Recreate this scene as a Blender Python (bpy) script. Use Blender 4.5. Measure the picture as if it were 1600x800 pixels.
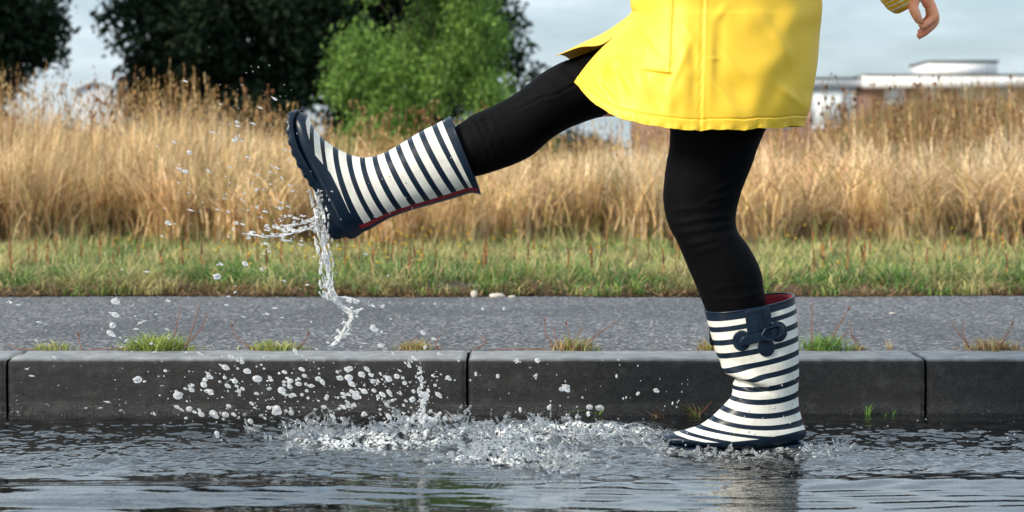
import bpy, bmesh, math, random
import numpy as np
from mathutils import Vector, Matrix
from mathutils.bvhtree import BVHTree
R = math.radians
random.seed(7); rng = np.random.default_rng(7)
for o in list(bpy.data.objects): bpy.data.objects.remove(o)
scene = bpy.context.scene
C = scene.collection

# ------------------------------------------------------------------ camera
CAMZ, CAMD, FPX, HOR = 0.566, 4.0, 3160.0, 250.0      # eye height, distance to the walker, focal length / horizon in photo pixels
cam = bpy.data.cameras.new('camera'); camo = bpy.data.objects.new('camera', cam); C.objects.link(camo)
camo.location = (0, -CAMD, CAMZ); camo.rotation_euler = (R(90), 0, 0)
cam.sensor_width = 36; cam.lens = 36*FPX/1600
cam.shift_y = -(400-HOR)/1600
cam.clip_start = 0.05; cam.clip_end = 3000
cam.dof.use_dof = True; cam.dof.focus_distance = 4.0; cam.dof.aperture_fstop = 6.8
scene.camera = camo

# ------------------------------------------------------------------ world + sun
SUN_EL, SUN_AZ = 32.0, 212.0      # azimuth measured ccw from +x: sun stands to the left and a little behind the camera
w = bpy.data.worlds.new('World'); scene.world = w; w.use_nodes = True
nt = w.node_tree; nt.nodes.clear()
def N(nt, t, **k):
    n = nt.nodes.new(t)
    for a, b in k.items():
        if a in n.bl_rna.properties: setattr(n, a, b)
        else: n.inputs[a.replace('_', ' ')].default_value = b
    return n
out = N(nt, 'ShaderNodeOutputWorld'); bg = N(nt, 'ShaderNodeBackground', Strength=0.10)
sky = N(nt, 'ShaderNodeTexSky'); sky.sky_type = 'NISHITA'; sky.sun_disc = False
sky.sun_elevation = R(SUN_EL); sky.sun_rotation = R(90-SUN_AZ); sky.dust_density = 1.5; sky.air_density = 1.0
tc = N(nt, 'ShaderNodeTexCoord'); mp = N(nt, 'ShaderNodeMapping'); mp.inputs['Scale'].default_value = (4.2, 4.2, 19)
mp.inputs['Location'].default_value = (1.3, 4.1, 0.35)
n1 = N(nt, 'ShaderNodeTexNoise', Scale=1.6, Detail=6.0, Roughness=0.55)
rp = N(nt, 'ShaderNodeValToRGB'); rp.color_ramp.elements[0].position = 0.36; rp.color_ramp.elements[1].position = 0.62
cl = N(nt, 'ShaderNodeValToRGB'); e = cl.color_ramp.elements
e[0].position = 0.34; e[0].color = (3.6, 5.0, 6.2, 1); e[1].position = 0.66; e[1].color = (7.4, 8.2, 8.6, 1)
mx = N(nt, 'ShaderNodeMix', data_type='RGBA')
cover = N(nt, 'ShaderNodeMath', operation='MULTIPLY_ADD'); cover.inputs[1].default_value = 0.45; cover.inputs[2].default_value = 0.5
L = nt.links.new
L(tc.outputs['Generated'], mp.inputs['Vector']); L(mp.outputs[0], n1.inputs['Vector'])
L(n1.outputs['Fac'], rp.inputs[0]); L(n1.outputs['Fac'], cl.inputs[0]); L(rp.outputs[0], cover.inputs[0])
L(cover.outputs[0], mx.inputs['Factor'])
L(sky.outputs[0], mx.inputs[6]); L(cl.outputs[0], mx.inputs[7]); 
sz_ = N(nt, 'ShaderNodeSeparateXYZ'); L(tc.outputs['Generated'], sz_.inputs[0]); mr = N(nt, 'ShaderNodeMapRange', interpolation_type='SMOOTHSTEP')
mr.inputs[1].default_value = .07; mr.inputs[2].default_value = .22; mr.inputs[3].default_value = 1.16; mr.inputs[4].default_value = 1.45; L(sz_.outputs[2], mr.inputs[0])   # sky gain rises above the view, added to brighten the puddle's reflections
vm = N(nt, 'ShaderNodeVectorMath', operation='SCALE'); L(mx.outputs[2], vm.inputs[0]); L(mr.outputs[0], vm.inputs['Scale']); L(vm.outputs[0], bg.inputs['Color']); L(bg.outputs[0], out.inputs[0])
sl = bpy.data.lights.new('sun', 'SUN'); sl.energy = 4.0; sl.angle = R(14); sl.color = (1.0, 0.89, 0.74)
so = bpy.data.objects.new('sun', sl); C.objects.link(so)
sd = Vector((math.cos(R(SUN_AZ))*math.cos(R(SUN_EL)), math.sin(R(SUN_AZ))*math.cos(R(SUN_EL)), math.sin(R(SUN_EL))))
so.rotation_euler = sd.to_track_quat('Z', 'Y').to_euler(); so.location = (-8, -6, 8)
vs = scene.view_settings; vs.view_transform = 'Standard'; vs.look = 'None'; vs.exposure = 0.25; vs.gamma = 1; vs.use_curve_mapping = False

# ------------------------------------------------------------------ helpers
def P(px, py, Y=0.0):
    s = FPX/(CAMD+Y)
    return np.array([(px-800)/s, Y, CAMZ-(py-HOR)/s])
def tag(o, label=None, cat=None, group=None, kind=None):
    for k, v in (('label', label), ('category', cat), ('group', group), ('kind', kind)):
        if v: o[k] = v
    return o
def empty(name, loc, **k):
    o = bpy.data.objects.new(name, None); o.empty_display_size = 0.1; C.objects.link(o); o.location = loc
    return tag(o, **k)
def link(name, me, m=None, parent=None, **k):
    o = bpy.data.objects.new(name, me); C.objects.link(o)
    if m: me.materials.append(m)
    if parent is not None:
        o.parent = parent; bpy.context.view_layer.update(); o.matrix_parent_inverse = parent.matrix_world.inverted()
    return tag(o, **k)
def npmesh(name, V, F, smooth=True, attrs=None, col=None):
    """V (n,3); F list of arrays with the same number of corners each, or one such array"""
    me = bpy.data.meshes.new(name); V = np.asarray(V, dtype=np.float32)
    Fs = F if isinstance(F, list) else [F]
    Fs = [np.asarray(f, dtype=np.int32) for f in Fs if len(f)]
    me.vertices.add(len(V)); me.vertices.foreach_set('co', V.ravel())
    loops = np.concatenate([f.ravel() for f in Fs]); tot = np.concatenate([np.full(len(f), f.shape[1], np.int32) for f in Fs])
    me.loops.add(len(loops)); me.loops.foreach_set('vertex_index', loops)
    me.polygons.add(len(tot)); st = np.concatenate([[0], np.cumsum(tot)[:-1]]).astype(np.int32)
    me.polygons.foreach_set('loop_start', st); me.polygons.foreach_set('loop_total', tot)
    if smooth: me.polygons.foreach_set('use_smooth', np.ones(len(tot), bool))
    for k, a in (attrs or {}).items():
        at = me.attributes.new(k, 'FLOAT', 'POINT'); at.data.foreach_set('value', np.asarray(a, np.float32))
    if col is not None:
        at = me.attributes.new('col', 'FLOAT_COLOR', 'POINT'); c = np.ones((len(V), 4), np.float32); c[:, :3] = col
        at.data.foreach_set('color', c.ravel())
    me.update(calc_edges=True); me.validate(); return me
def grid_faces(nu, nv, wrapv=False):
    """index i*nv+j"""
    i = np.arange(nu-1)[:, None]; j = np.arange(nv if wrapv else nv-1)[None, :]; j2 = (j+1) % nv
    return np.stack([i*nv+j, (i+1)*nv+j, (i+1)*nv+j2, i*nv+j2], -1).reshape(-1, 4)
_perm = np.random.default_rng(3).permutation(256); _perm = np.concatenate([_perm, _perm, _perm])
_gr = np.random.default_rng(4).normal(size=(256, 3)); _gr /= np.linalg.norm(_gr, axis=1, keepdims=True)
def perlin(x, y, z=0.0):
    x, y, z = np.broadcast_arrays(np.asarray(x, float), np.asarray(y, float), np.asarray(z, float))
    xi, yi, zi = np.floor(x).astype(int), np.floor(y).astype(int), np.floor(z).astype(int)
    xf, yf, zf = x-xi, y-yi, z-zi; xi &= 255; yi &= 255; zi &= 255
    f = lambda t: t*t*t*(t*(t*6-15)+10)
    u, v, ww = f(xf), f(yf), f(zf); r = 0
    for dx in (0, 1):
        for dy in (0, 1):
            for dz in (0, 1):
                g = _gr[_perm[_perm[_perm[xi+dx]+yi+dy]+zi+dz] & 255]
                d = g[..., 0]*(xf-dx)+g[..., 1]*(yf-dy)+g[..., 2]*(zf-dz)
                r = r+d*(u if dx else 1-u)*(v if dy else 1-v)*(ww if dz else 1-ww)
    return r*1.5
def fbm(x, y, z=0.0, o=4):
    r = 0; a = 1
    for k in range(o): r = r+a*perlin(x*2**k+k*17.3, y*2**k+k*9.1, z*2**k); a *= .5
    return r
def crm(Pn, t):
    """Catmull-Rom through rows of Pn, t in [0,len-1]"""
    Pn = np.asarray(Pn, float); t = np.clip(np.asarray(t, float), 0, len(Pn)-1-1e-9); i = t.astype(int); f = (t-i)
    g = lambda k: Pn[np.clip(i+k, 0, len(Pn)-1)]
    sh = f.reshape(f.shape+(1,)*(Pn.ndim-1))
    a, b, c, d = g(-1), g(0), g(1), g(2)
    a = np.where((i == 0).reshape(sh.shape), 2*b-c, a); d = np.where((i >= len(Pn)-2).reshape(sh.shape), 2*c-b, d)
    return .5*(2*b+(c-a)*sh+(2*a-5*b+4*c-d)*sh**2+(3*b-a-3*c+d)*sh**3)
def smooth01(x, a, b):
    t = np.clip((x-a)/(b-a), 0, 1); return t*t*(3-2*t)
def vnormals(V, F):
    n = np.zeros_like(V); fn = np.cross(V[F[:, 2]]-V[F[:, 0]], V[F[:, -1]]-V[F[:, 1]]) if F.shape[1] == 4 else np.cross(V[F[:, 1]]-V[F[:, 0]], V[F[:, 2]]-V[F[:, 0]])
    for k in range(F.shape[1]): np.add.at(n, F[:, k], fn)
    return n/np.maximum(np.linalg.norm(n, axis=1, keepdims=True), 1e-12)
def box(V, F, c0, c1):
    (x0, y0, z0), (x1, y1, z1) = c0, c1; b = len(V)
    V += [(x0,y0,z0),(x1,y0,z0),(x1,y1,z0),(x0,y1,z0),(x0,y0,z1),(x1,y0,z1),(x1,y1,z1),(x0,y1,z1)]
    F += [(b,b+3,b+2,b+1),(b+4,b+5,b+6,b+7),(b,b+1,b+5,b+4),(b+1,b+2,b+6,b+5),(b+2,b+3,b+7,b+6),(b+3,b,b+4,b+7)]
def boxmesh(name, boxes):
    V, F = [], []
    for a, b in boxes: box(V, F, a, b)
    return npmesh(name, V, np.array(F), smooth=False)
def tube(path, rad, n=10, cap=True, flat=1.0):
    """tapered tube through points"""
    path = np.asarray(path, float); rad = np.asarray(rad, float); m = len(path)
    T = np.gradient(path, axis=0); T /= np.maximum(np.linalg.norm(T, axis=1, keepdims=True), 1e-9)
    up = np.array([0, 0, 1.0]) if abs(T[0, 2]) < .9 else np.array([0, 1.0, 0])
    V = []; a = np.arange(n)/n*2*np.pi; Nn = np.cross(T[0], up); Nn /= np.linalg.norm(Nn)
    for i in range(m):
        Nn = Nn-T[i]*np.dot(Nn, T[i]); Nn /= np.linalg.norm(Nn); B = np.cross(T[i], Nn)
        V.append(path[i]+rad[i]*(np.cos(a)[:, None]*Nn+flat*np.sin(a)[:, None]*B))
    V = np.concatenate(V); F = grid_faces(m, n, True)
    if cap:
        V = np.vstack([V, path[0]-T[0]*rad[0]*.6, path[-1]+T[-1]*rad[-1]*.6]); k = len(V)-2
        j = np.arange(n); j2 = (j+1) % n
        return V, [F, np.stack([j, j2, np.full(n, k)], -1), np.stack([(m-1)*n+j2, (m-1)*n+j, np.full(n, k+1)], -1)]
    return V, [F]
class Bag:
    """collects pieces (V, [F arrays]) into one mesh"""
    def __init__(s): s.V = []; s.F3 = []; s.F4 = []; s.n = 0; s.c = []
    def add(s, V, Fs, col=None):
        for f in (Fs if isinstance(Fs, list) else [Fs]): (s.F3 if f.shape[1] == 3 else s.F4).append(f+s.n)
        s.V.append(V); s.n += len(V)
        if col is not None: s.c.append(np.broadcast_to(np.asarray(col, float), (len(V), 3)))
    def mesh(s, name, smooth=True):
        F = []
        if s.F3: F.append(np.concatenate(s.F3))
        if s.F4: F.append(np.concatenate(s.F4))
        return npmesh(name, np.concatenate(s.V), F, smooth, col=np.concatenate(s.c) if s.c else None)
_bm = bmesh.new(); bmesh.ops.create_icosphere(_bm, subdivisions=2, radius=1); ICO_V = np.array([v.co[:] for v in _bm.verts]); ICO_F = np.array([[v.index for v in f.verts] for f in _bm.faces]); _bm.free()
_bm = bmesh.new(); bmesh.ops.create_icosphere(_bm, subdivisions=1, radius=1); ICO1_V = np.array([v.co[:] for v in _bm.verts]); ICO1_F = np.array([[v.index for v in f.verts] for f in _bm.faces]); _bm.free()
def remesh(me, voxel, smooth_it=2):
    """voxel-remesh a mesh and return the new mesh"""
    o = bpy.data.objects.new('tmp', me); C.objects.link(o)
    m = o.modifiers.new('r', 'REMESH'); m.mode = 'VOXEL'; m.voxel_size = voxel; m.use_smooth_shade = True
    if smooth_it: s = o.modifiers.new('s', 'SMOOTH'); s.iterations = smooth_it; s.factor = 0.5
    dg = bpy.context.evaluated_depsgraph_get(); dg.update()
    nm = bpy.data.meshes.new_from_object(o.evaluated_get(dg)); bpy.data.objects.remove(o); nm.materials.clear()
    return nm
def getco(me):
    a = np.empty(len(me.vertices)*3, np.float32); me.vertices.foreach_get('co', a); return a.reshape(-1, 3).astype(float)
def getno(me):
    a = np.empty(len(me.vertices)*3, np.float32); me.vertices.foreach_get('normal', a); return a.reshape(-1, 3).astype(float)
def setco(me, V): me.vertices.foreach_set('co', V.astype(np.float32).ravel()); me.update()
def to_px(V):
    s = FPX/(CAMD+V[:, 1]); return V[:, 0]*s+800, HOR+(CAMZ-V[:, 2])*s

# ------------------------------------------------------------------ materials
class Mat:
    def __init__(s, name, **k):
        s.m = bpy.data.materials.new(name); s.m.use_nodes = True; s.t = s.m.node_tree
        s.b = s.t.nodes['Principled BSDF']; s.o = s.t.nodes['Material Output']
        for a, b in k.items(): s.b.inputs[a.replace('_', ' ')].default_value = b
    def n(s, t, **k): return N(s.t, t, **k)
    def l(s, a, b): s.t.links.new(a, b)
    def ramp(s, src, stops, interp='LINEAR'):
        r = s.n('ShaderNodeValToRGB'); r.color_ramp.interpolation = interp; e = r.color_ramp.elements
        while len(e) > 1: e.remove(e[-1])
        for i, (p, c) in enumerate(stops):
            c = c if isinstance(c, tuple) else (c, c, c)
            q = e[0] if i == 0 else e.new(p); q.position = p; q.color = c+(1,)
        s.l(src, r.inputs[0]); return r.outputs[0]
    def noise(s, scale, detail=4, rough=.55, vec=None, dist=0):
        n = s.n('ShaderNodeTexNoise', Scale=scale, Detail=detail, Roughness=rough, Distortion=dist)
        s.l(vec if vec is not None else s.coord(), n.inputs['Vector']); return n.outputs['Fac']
    def coord(s):
        if not hasattr(s, '_c'): s._c = s.n('ShaderNodeTexCoord').outputs['Object']
        return s._c
    def attr(s, name): return s.n('ShaderNodeAttribute', attribute_name=name)
    def math(s, op, a, b=None, c=None):
        n = s.n('ShaderNodeMath', operation=op)
        for i, v in enumerate((a, b, c)):
            if v is None: continue
            if isinstance(v, (int, float)): n.inputs[i].default_value = v
            else: s.l(v, n.inputs[i])
        return n.outputs[0]
    def mix(s, f, a, b, mode='MIX'):
        n = s.n('ShaderNodeMix', data_type='RGBA', blend_type=mode)
        for i, v in ((0, f), (6, a), (7, b)):
            if isinstance(v, (int, float)): n.inputs[i].default_value = v
            elif isinstance(v, tuple): n.inputs[i].default_value = v+(1,)
            else: s.l(v, n.inputs[i])
        return n.outputs[2]
    def bump(s, h, strength=.5, dist=.002, prev=None):
        n = s.n('ShaderNodeBump', Strength=strength, Distance=dist); s.l(h, n.inputs['Height'])
        if prev is not None: s.l(prev, n.inputs['Normal'])
        s.l(n.outputs[0], s.b.inputs['Normal']); return n.outputs[0]
    def color(s, c): s.l(c, s.b.inputs['Base Color'])

def m_foliage(name, trans=.35, rough=.6, spec=.3, var=None):
    M = Mat(name, Roughness=rough); M.b.inputs['Specular IOR Level'].default_value = spec
    a = M.attr('col'); M.color(a.outputs['Color'])
    tr = M.n('ShaderNodeBsdfTranslucent'); M.l(a.outputs['Color'], tr.inputs['Color'])
    mxs = M.n('ShaderNodeMixShader', Fac=trans); M.l(M.b.outputs[0], mxs.inputs[1]); M.l(tr.outputs[0], mxs.inputs[2]); M.l(mxs.outputs[0], M.o.inputs[0])
    return M.m
MG = m_foliage('dry_grass', .3, .55, .25); ML = m_foliage('lawn_grass', .35, .5, .3); MT = m_foliage('tree_leaves', .15, .6, .15); MB = m_foliage('willow_leaves', .35, .5, .3)
M = Mat('bark', Roughness=.9); M.color(M.ramp(M.noise(9, 6), [(.3, (.03, .024, .018)), (.7, (.09, .07, .05))])); M.bump(M.noise(30), .6, .02); MBARK = M.m
M = Mat('soil', Roughness=.95); c = M.noise(2.5, 8, .65); M.color(M.ramp(c, [(.3, (.022, .015, .009)), (.5, (.06, .04, .02)), (.7, (.09, .075, .035))])); M.bump(M.noise(25, 6), 1, .02); MSOIL = M.m
# footpath asphalt
M = Mat('footpath_asphalt', Roughness=.62)
v = M.n('ShaderNodeTexVoronoi', Scale=100.0); M.l(M.coord(), v.inputs['Vector'])
v2 = M.n('ShaderNodeTexVoronoi', Scale=70.0); M.l(M.coord(), v2.inputs['Vector'])
chip = M.ramp(v.outputs['Color'], [(.2, (.012, .012, .014)), (.5, (.088, .088, .095)), (.8, (.50, .50, .52))])
big = M.noise(3, 5); c = M.mix(M.ramp(v2.outputs['Distance'], [(.25, 0.), (.6, .75)]), chip, (.035, .035, .04))
c = M.mix(.12, c, M.ramp(big, [(.3, (.06, .06, .064)), (.7, (.22, .22, .225))])); crk = M.noise(1.1, 5, .6); c = M.mix(M.ramp(crk, [(.40, .45), (.50, 0.)]), c, (.035, .035, .038)); M.color(c)
b = M.bump(M.ramp(v2.outputs['Distance'], [(0., 1.), (.6, 0.)]), 1.0, .008); M.bump(v.outputs['Distance'], .6, .002, b); MPATH = M.m
M = Mat('road_asphalt', Roughness=.4); M.color(M.ramp(M.noise(60, 4), [(.3, (.02, .02, .02)), (.7, (.07, .07, .07))])); M.bump(M.noise(120), .6, .003); MROAD = M.m
# wet concrete kerb: paler top face, dark wet face with a glossier wet tide line low down
M = Mat('kerb_concrete', Roughness=.5)
fine = M.noise(150, 3, .75); med = M.noise(26, 6, .7); sep = M.n('ShaderNodeSeparateXYZ'); M.l(M.coord(), sep.inputs[0])
st = M.n('ShaderNodeMapping'); st.inputs['Scale'].default_value = (2.2, 2, 22); M.l(M.coord(), st.inputs['Vector']); band = M.noise(1.0, 6, .65, st.outputs[0])
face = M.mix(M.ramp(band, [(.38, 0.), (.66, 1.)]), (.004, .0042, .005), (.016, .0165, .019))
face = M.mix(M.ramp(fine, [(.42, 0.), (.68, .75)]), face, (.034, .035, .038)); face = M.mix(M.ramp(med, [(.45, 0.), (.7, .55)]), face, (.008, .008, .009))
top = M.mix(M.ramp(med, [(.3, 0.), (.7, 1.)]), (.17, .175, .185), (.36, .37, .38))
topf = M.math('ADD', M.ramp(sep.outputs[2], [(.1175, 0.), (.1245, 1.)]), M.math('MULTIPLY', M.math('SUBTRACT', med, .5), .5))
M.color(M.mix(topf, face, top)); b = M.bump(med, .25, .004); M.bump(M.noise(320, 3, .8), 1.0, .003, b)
tide = M.math('ADD', sep.outputs[2], M.math('MULTIPLY', M.math('SUBTRACT', band, .5), .03)); M.l(M.math('MULTIPLY', M.ramp(band, [(.3, .5), (.7, .8)]), M.ramp(tide, [(.022, .35), (.03, 1.)])), M.b.inputs['Roughness']); MKERB = M.m
# puddle
M = Mat('puddle_water', Roughness=.015, IOR=1.42); M.b.inputs['Specular IOR Level'].default_value = .5
fo = M.attr('foam'); nz = M.noise(140, 4, .7); f = M.math('MULTIPLY', fo.outputs['Fac'], M.ramp(nz, [(.42, 0.), (.6, 1.)]))
M.color(M.mix(f, (.006, .0065, .007), (.78, .82, .84))); M.l(M.math('MULTIPLY_ADD', f, .3, .03), M.b.inputs['Roughness'])
M.bump(M.noise(38, 3, .6), .10, .004); MWATER = M.m
M = Mat('splash_water', Roughness=.03, IOR=1.33); M.b.inputs['Base Color'].default_value = (.97, .98, .99, 1); M.b.inputs['Transmission Weight'].default_value = .66
M.b.inputs['Specular IOR Level'].default_value = .7; M.bump(M.noise(300, 2), .3, .001); MSPL = M.m
M = Mat('froth_water', Roughness=.06, IOR=1.33); M.b.inputs['Transmission Weight'].default_value = .86
M.color(M.ramp(M.noise(70, 4), [(.4, (.66, .70, .74)), (.65, (.93, .95, .96))])); M.bump(M.noise(120, 2), .15, .002); MFRO = M.m
# clothes
M = Mat('yellow_rubber_cloth', Roughness=.5); M.b.inputs['Specular IOR Level'].default_value = .42
M.color(M.ramp(M.noise(4, 4), [(.3, (.93, .60, .040)), (.7, (.94, .62, .045))])); M.bump(M.noise(900, 2), .12, .0004)
tr = M.n('ShaderNodeBsdfTranslucent', Color=(.95, .55, .03, 1)); mxs = M.n('ShaderNodeMixShader', Fac=.06); M.l(M.b.outputs[0], mxs.inputs[1]); M.l(tr.outputs[0], mxs.inputs[2]); M.l(mxs.outputs[0], M.o.inputs[0]); MCOAT = M.m
M = Mat('black_legging', Roughness=.7); M.b.inputs['Specular IOR Level'].default_value = .07
M.color(M.ramp(M.noise(12), [(.3, (.0015, .0016, .002)), (.7, (.0035, .0035, .004))])); M.bump(M.noise(700, 2), .25, .0005); MLEG = M.m
def boot_mat(name):
    M = Mat(name, Roughness=.32); M.b.inputs['Specular IOR Level'].default_value = .3; M.b.inputs['Coat Weight'].default_value = .04; M.b.inputs['Coat Roughness'].default_value = .12
    t = M.attr('stripe').outputs['Fac']; d = M.math('ABSOLUTE', M.math('SUBTRACT', t, M.math('ROUND', t)))
    navy = M.math('MAXIMUM', M.math('LESS_THAN', d, .205), M.math('LESS_THAN', t, .32)); navy = M.math('MAXIMUM', navy, M.math('GREATER_THAN', M.attr('foxing').outputs['Fac'], 0.))
    dirt = M.noise(35, 6, .7); wh = M.mix(M.ramp(dirt, [(.45, 0.), (.8, .7)]), (.74, .74, .69), (.46, .42, .33))
    nv = M.mix(M.ramp(M.noise(60, 5, .7), [(.45, 0.), (.75, .5)]), (.003, .011, .026), (.008, .026, .05))
    c = M.mix(navy, wh, nv); bk = M.attr('backseam').outputs['Fac']
    notfox = M.math('LESS_THAN', M.attr('foxing').outputs['Fac'], 0.)
    c = M.mix(M.math('MULTIPLY', M.math('LESS_THAN', bk, 1.), notfox), c, (.30, .010, .022)); c = M.mix(M.math('LESS_THAN', bk, .4), c, (.008, .016, .035))
    M.color(c); M.l(M.ramp(dirt, [(.3, .3), (.8, .5)]), M.b.inputs['Roughness']); M.bump(M.noise(160, 3), .08, .001); return M.m
MBOOT = boot_mat('striped_rubber')
M = Mat('navy_rubber', Roughness=.3); M.b.inputs['Specular IOR Level'].default_value = .28; M.color(M.ramp(M.noise(50, 5, .7), [(.35, (.002, .007, .018)), (.75, (.007, .020, .040))])); M.bump(M.noise(90, 4), .3, .0015); MNAVY = M.m
M = Mat('red_lining', Roughness=.6, Base_Color=(.25, .012, .022, 1)); MRED = M.m
M = Mat('skin', Roughness=.45); M.b.inputs['Subsurface Weight'].default_value = .3; M.b.inputs['Subsurface Radius'].default_value = (.012, .004, .002)
M.color(M.ramp(M.noise(60, 4), [(.35, (.86, .32, .17)), (.65, (.95, .46, .27))])); M.bump(M.noise(500, 3), .3, .0006); MSKIN = M.m
M = Mat('striped_knit', Roughness=.85); s_ = M.attr('stripe').outputs['Fac']; d = M.math('ABSOLUTE', M.math('SUBTRACT', s_, M.math('ROUND', s_)))
M.color(M.mix(M.math('LESS_THAN', d, .17), (.95, .56, .03), (.92, .88, .70))); M.bump(M.math('ABSOLUTE', M.math('SUBTRACT', d, .25)), .8, .003); MKNIT = M.m
M = Mat('hair', Roughness=.5, Base_Color=(.06, .03, .015, 1)); MHAIR = M.m

# ------------------------------------------------------------------ ground, road, path, kerb
Xs = np.concatenate([np.linspace(-600, -12, 12), np.linspace(-10, 10, 81), np.linspace(12, 600, 12)])
prof = [(-600, .0), (-8.4, .0), (-8.3, -.16), (2.60, -.16), (2.64, .085)] + [(2.70, .102), (2.76, .125)]+[(y, .135) for y in np.linspace(2.84, 14, 40)] + [(y, .1) for y in np.geomspace(16, 900, 16)]
V = np.array([[x, y, z+(.022*fbm(x*1.3, y*1.3) if 2.7 < y < 15 and abs(x) < 11 else 0)] for x in Xs for y, z in prof])
link('ground', npmesh('ground', V, grid_faces(len(Xs), len(prof))[:, ::-1]), MSOIL, kind='structure')
V = np.array([[x, y, z] for x in (-60, -6, 6, 60) for y, z in ((-8.2, .06), (-5, .05), (-2.6, -.02), (-.6, -.075), (.50, -.09))])
link('road', npmesh('road', V, grid_faces(4, 5)[:, ::-1]), MROAD, kind='structure')
KF, KB, KT = 0.497, 0.682, 0.125          # kerb front, back and top
xs = np.linspace(-9, 9, 361); ys = np.concatenate([[KB-.004], np.linspace(KB+.01, 2.58, 40), [2.62, 2.66]])
GX, GY = np.meshgrid(xs, ys, indexing='ij'); edge = .05*fbm(GX*2.1, 0*GY+3.3)
GY2 = GY+edge*smooth01(GY, 2.3, 2.6); GZ = .121+.0022*fbm(GX*2.5, GY*2.5)-.05*smooth01(GY, 2.6, 2.66)
V = np.stack([GX, GY2, GZ], -1).reshape(-1, 3)
link('footpath', npmesh('footpath', V, grid_faces(len(xs), len(ys))[:, ::-1]), MPATH, kind='structure')

joint_px = [-706, 10, 730, 1447, 2165]
klabels = {0: 'dark wet concrete kerbstone entering at the far left edge, mostly outside the picture',
           1: 'long wet concrete kerbstone on the left behind most of the splashing drops',
           2: 'long wet concrete kerbstone behind the planted striped boot',
           3: 'wet concrete kerbstone at the right end, past the last open joint'}
s_k = FPX/(CAMD+KF)
jx = [(p-800)/s_k for p in joint_px]; jx = [2*jx[0]-jx[1]]+jx+[2*jx[-1]-jx[-2]]
def kerbstone(x0, x1, seed):
    x0 += .0028; x1 -= .0028
    r = .011; prof = [(KF+.004, -.12), (KF+.004, -.06), (KF+.003, 0), (KF+.002, .03), (KF+.001, .06), (KF, .09)]
    for a in np.linspace(0, 90, 7): prof.append((KF+r-r*math.cos(R(a)), KT-r+r*math.sin(R(a))))
    prof += [(KF+.05, KT), (KF+.10, KT), (KF+.15, KT), (KB-.004, KT), (KB-.002, KT-.006), (KB-.002, -.12)]
    prof = np.array(prof); # densify
    pr = []
    for a, b in zip(prof[:-1], prof[1:]):
        n = max(1, int(np.linalg.norm(b-a)/.006)); n = min(n, 16)
        for k in range(n): pr.append(a+(b-a)*k/n)
    pr.append(prof[-1]); pr = np.array(pr)
    nx = 170; X = np.linspace(x0, x1, nx); 
    # rounded arrises at the two ends
    inset = lambda x: .006*(np.exp(-((x-x0)/.004)**2)+np.exp(-((x1-x)/.004)**2))
    XX = np.repeat(X[:, None], len(pr), 1); YY = np.repeat(pr[None, :, 0], nx, 0).copy(); ZZ = np.repeat(pr[None, :, 1], nx, 0).copy()
    cy, cz = (KF+KB)/2, 0.0
    k = inset(XX); YY += np.where(YY < cy, k, 0); ZZ -= np.where(ZZ > .1, k, 0)
    nn = fbm(XX*7+seed*3, YY*9, ZZ*22, 5); pit = np.minimum(0, perlin(XX*60, YY*60, ZZ*60)+.35)
    YY += np.where(YY < cy, .0022*nn-.004*pit*0, 0); ZZ += np.where(ZZ > .1, .0014*nn, 0)
    chip = np.exp(-((ZZ-KT)/.012)**2)*np.exp(-((YY-KF)/.02)**2)*np.maximum(0, perlin(XX*13+seed, 3.1)-.25)*.02
    ZZ -= chip
    V = np.stack([XX, YY, ZZ], -1).reshape(-1, 3); F = grid_faces(nx, len(pr)); n = len(pr)
    cap = [list(range(n))[::-1], [(nx-1)*n+i for i in range(n)]]
    me = npmesh('kerb_stone', V, [F[:, ::-1], np.array([cap[0][::-1]]), np.array([cap[1][::-1]])])
    return me
for i in range(len(jx)-1):
    me = kerbstone(jx[i], jx[i+1], i)
    lab = {0: None}.get(i, None)
    idx = i-1
    lab = klabels.get(idx, 'dark concrete kerbstone outside the picture, further along the kerb line')
    link('kerb_stone', me, MKERB, label=lab, cat='kerbstone', group='kerbstones along the footpath edge')

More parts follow.
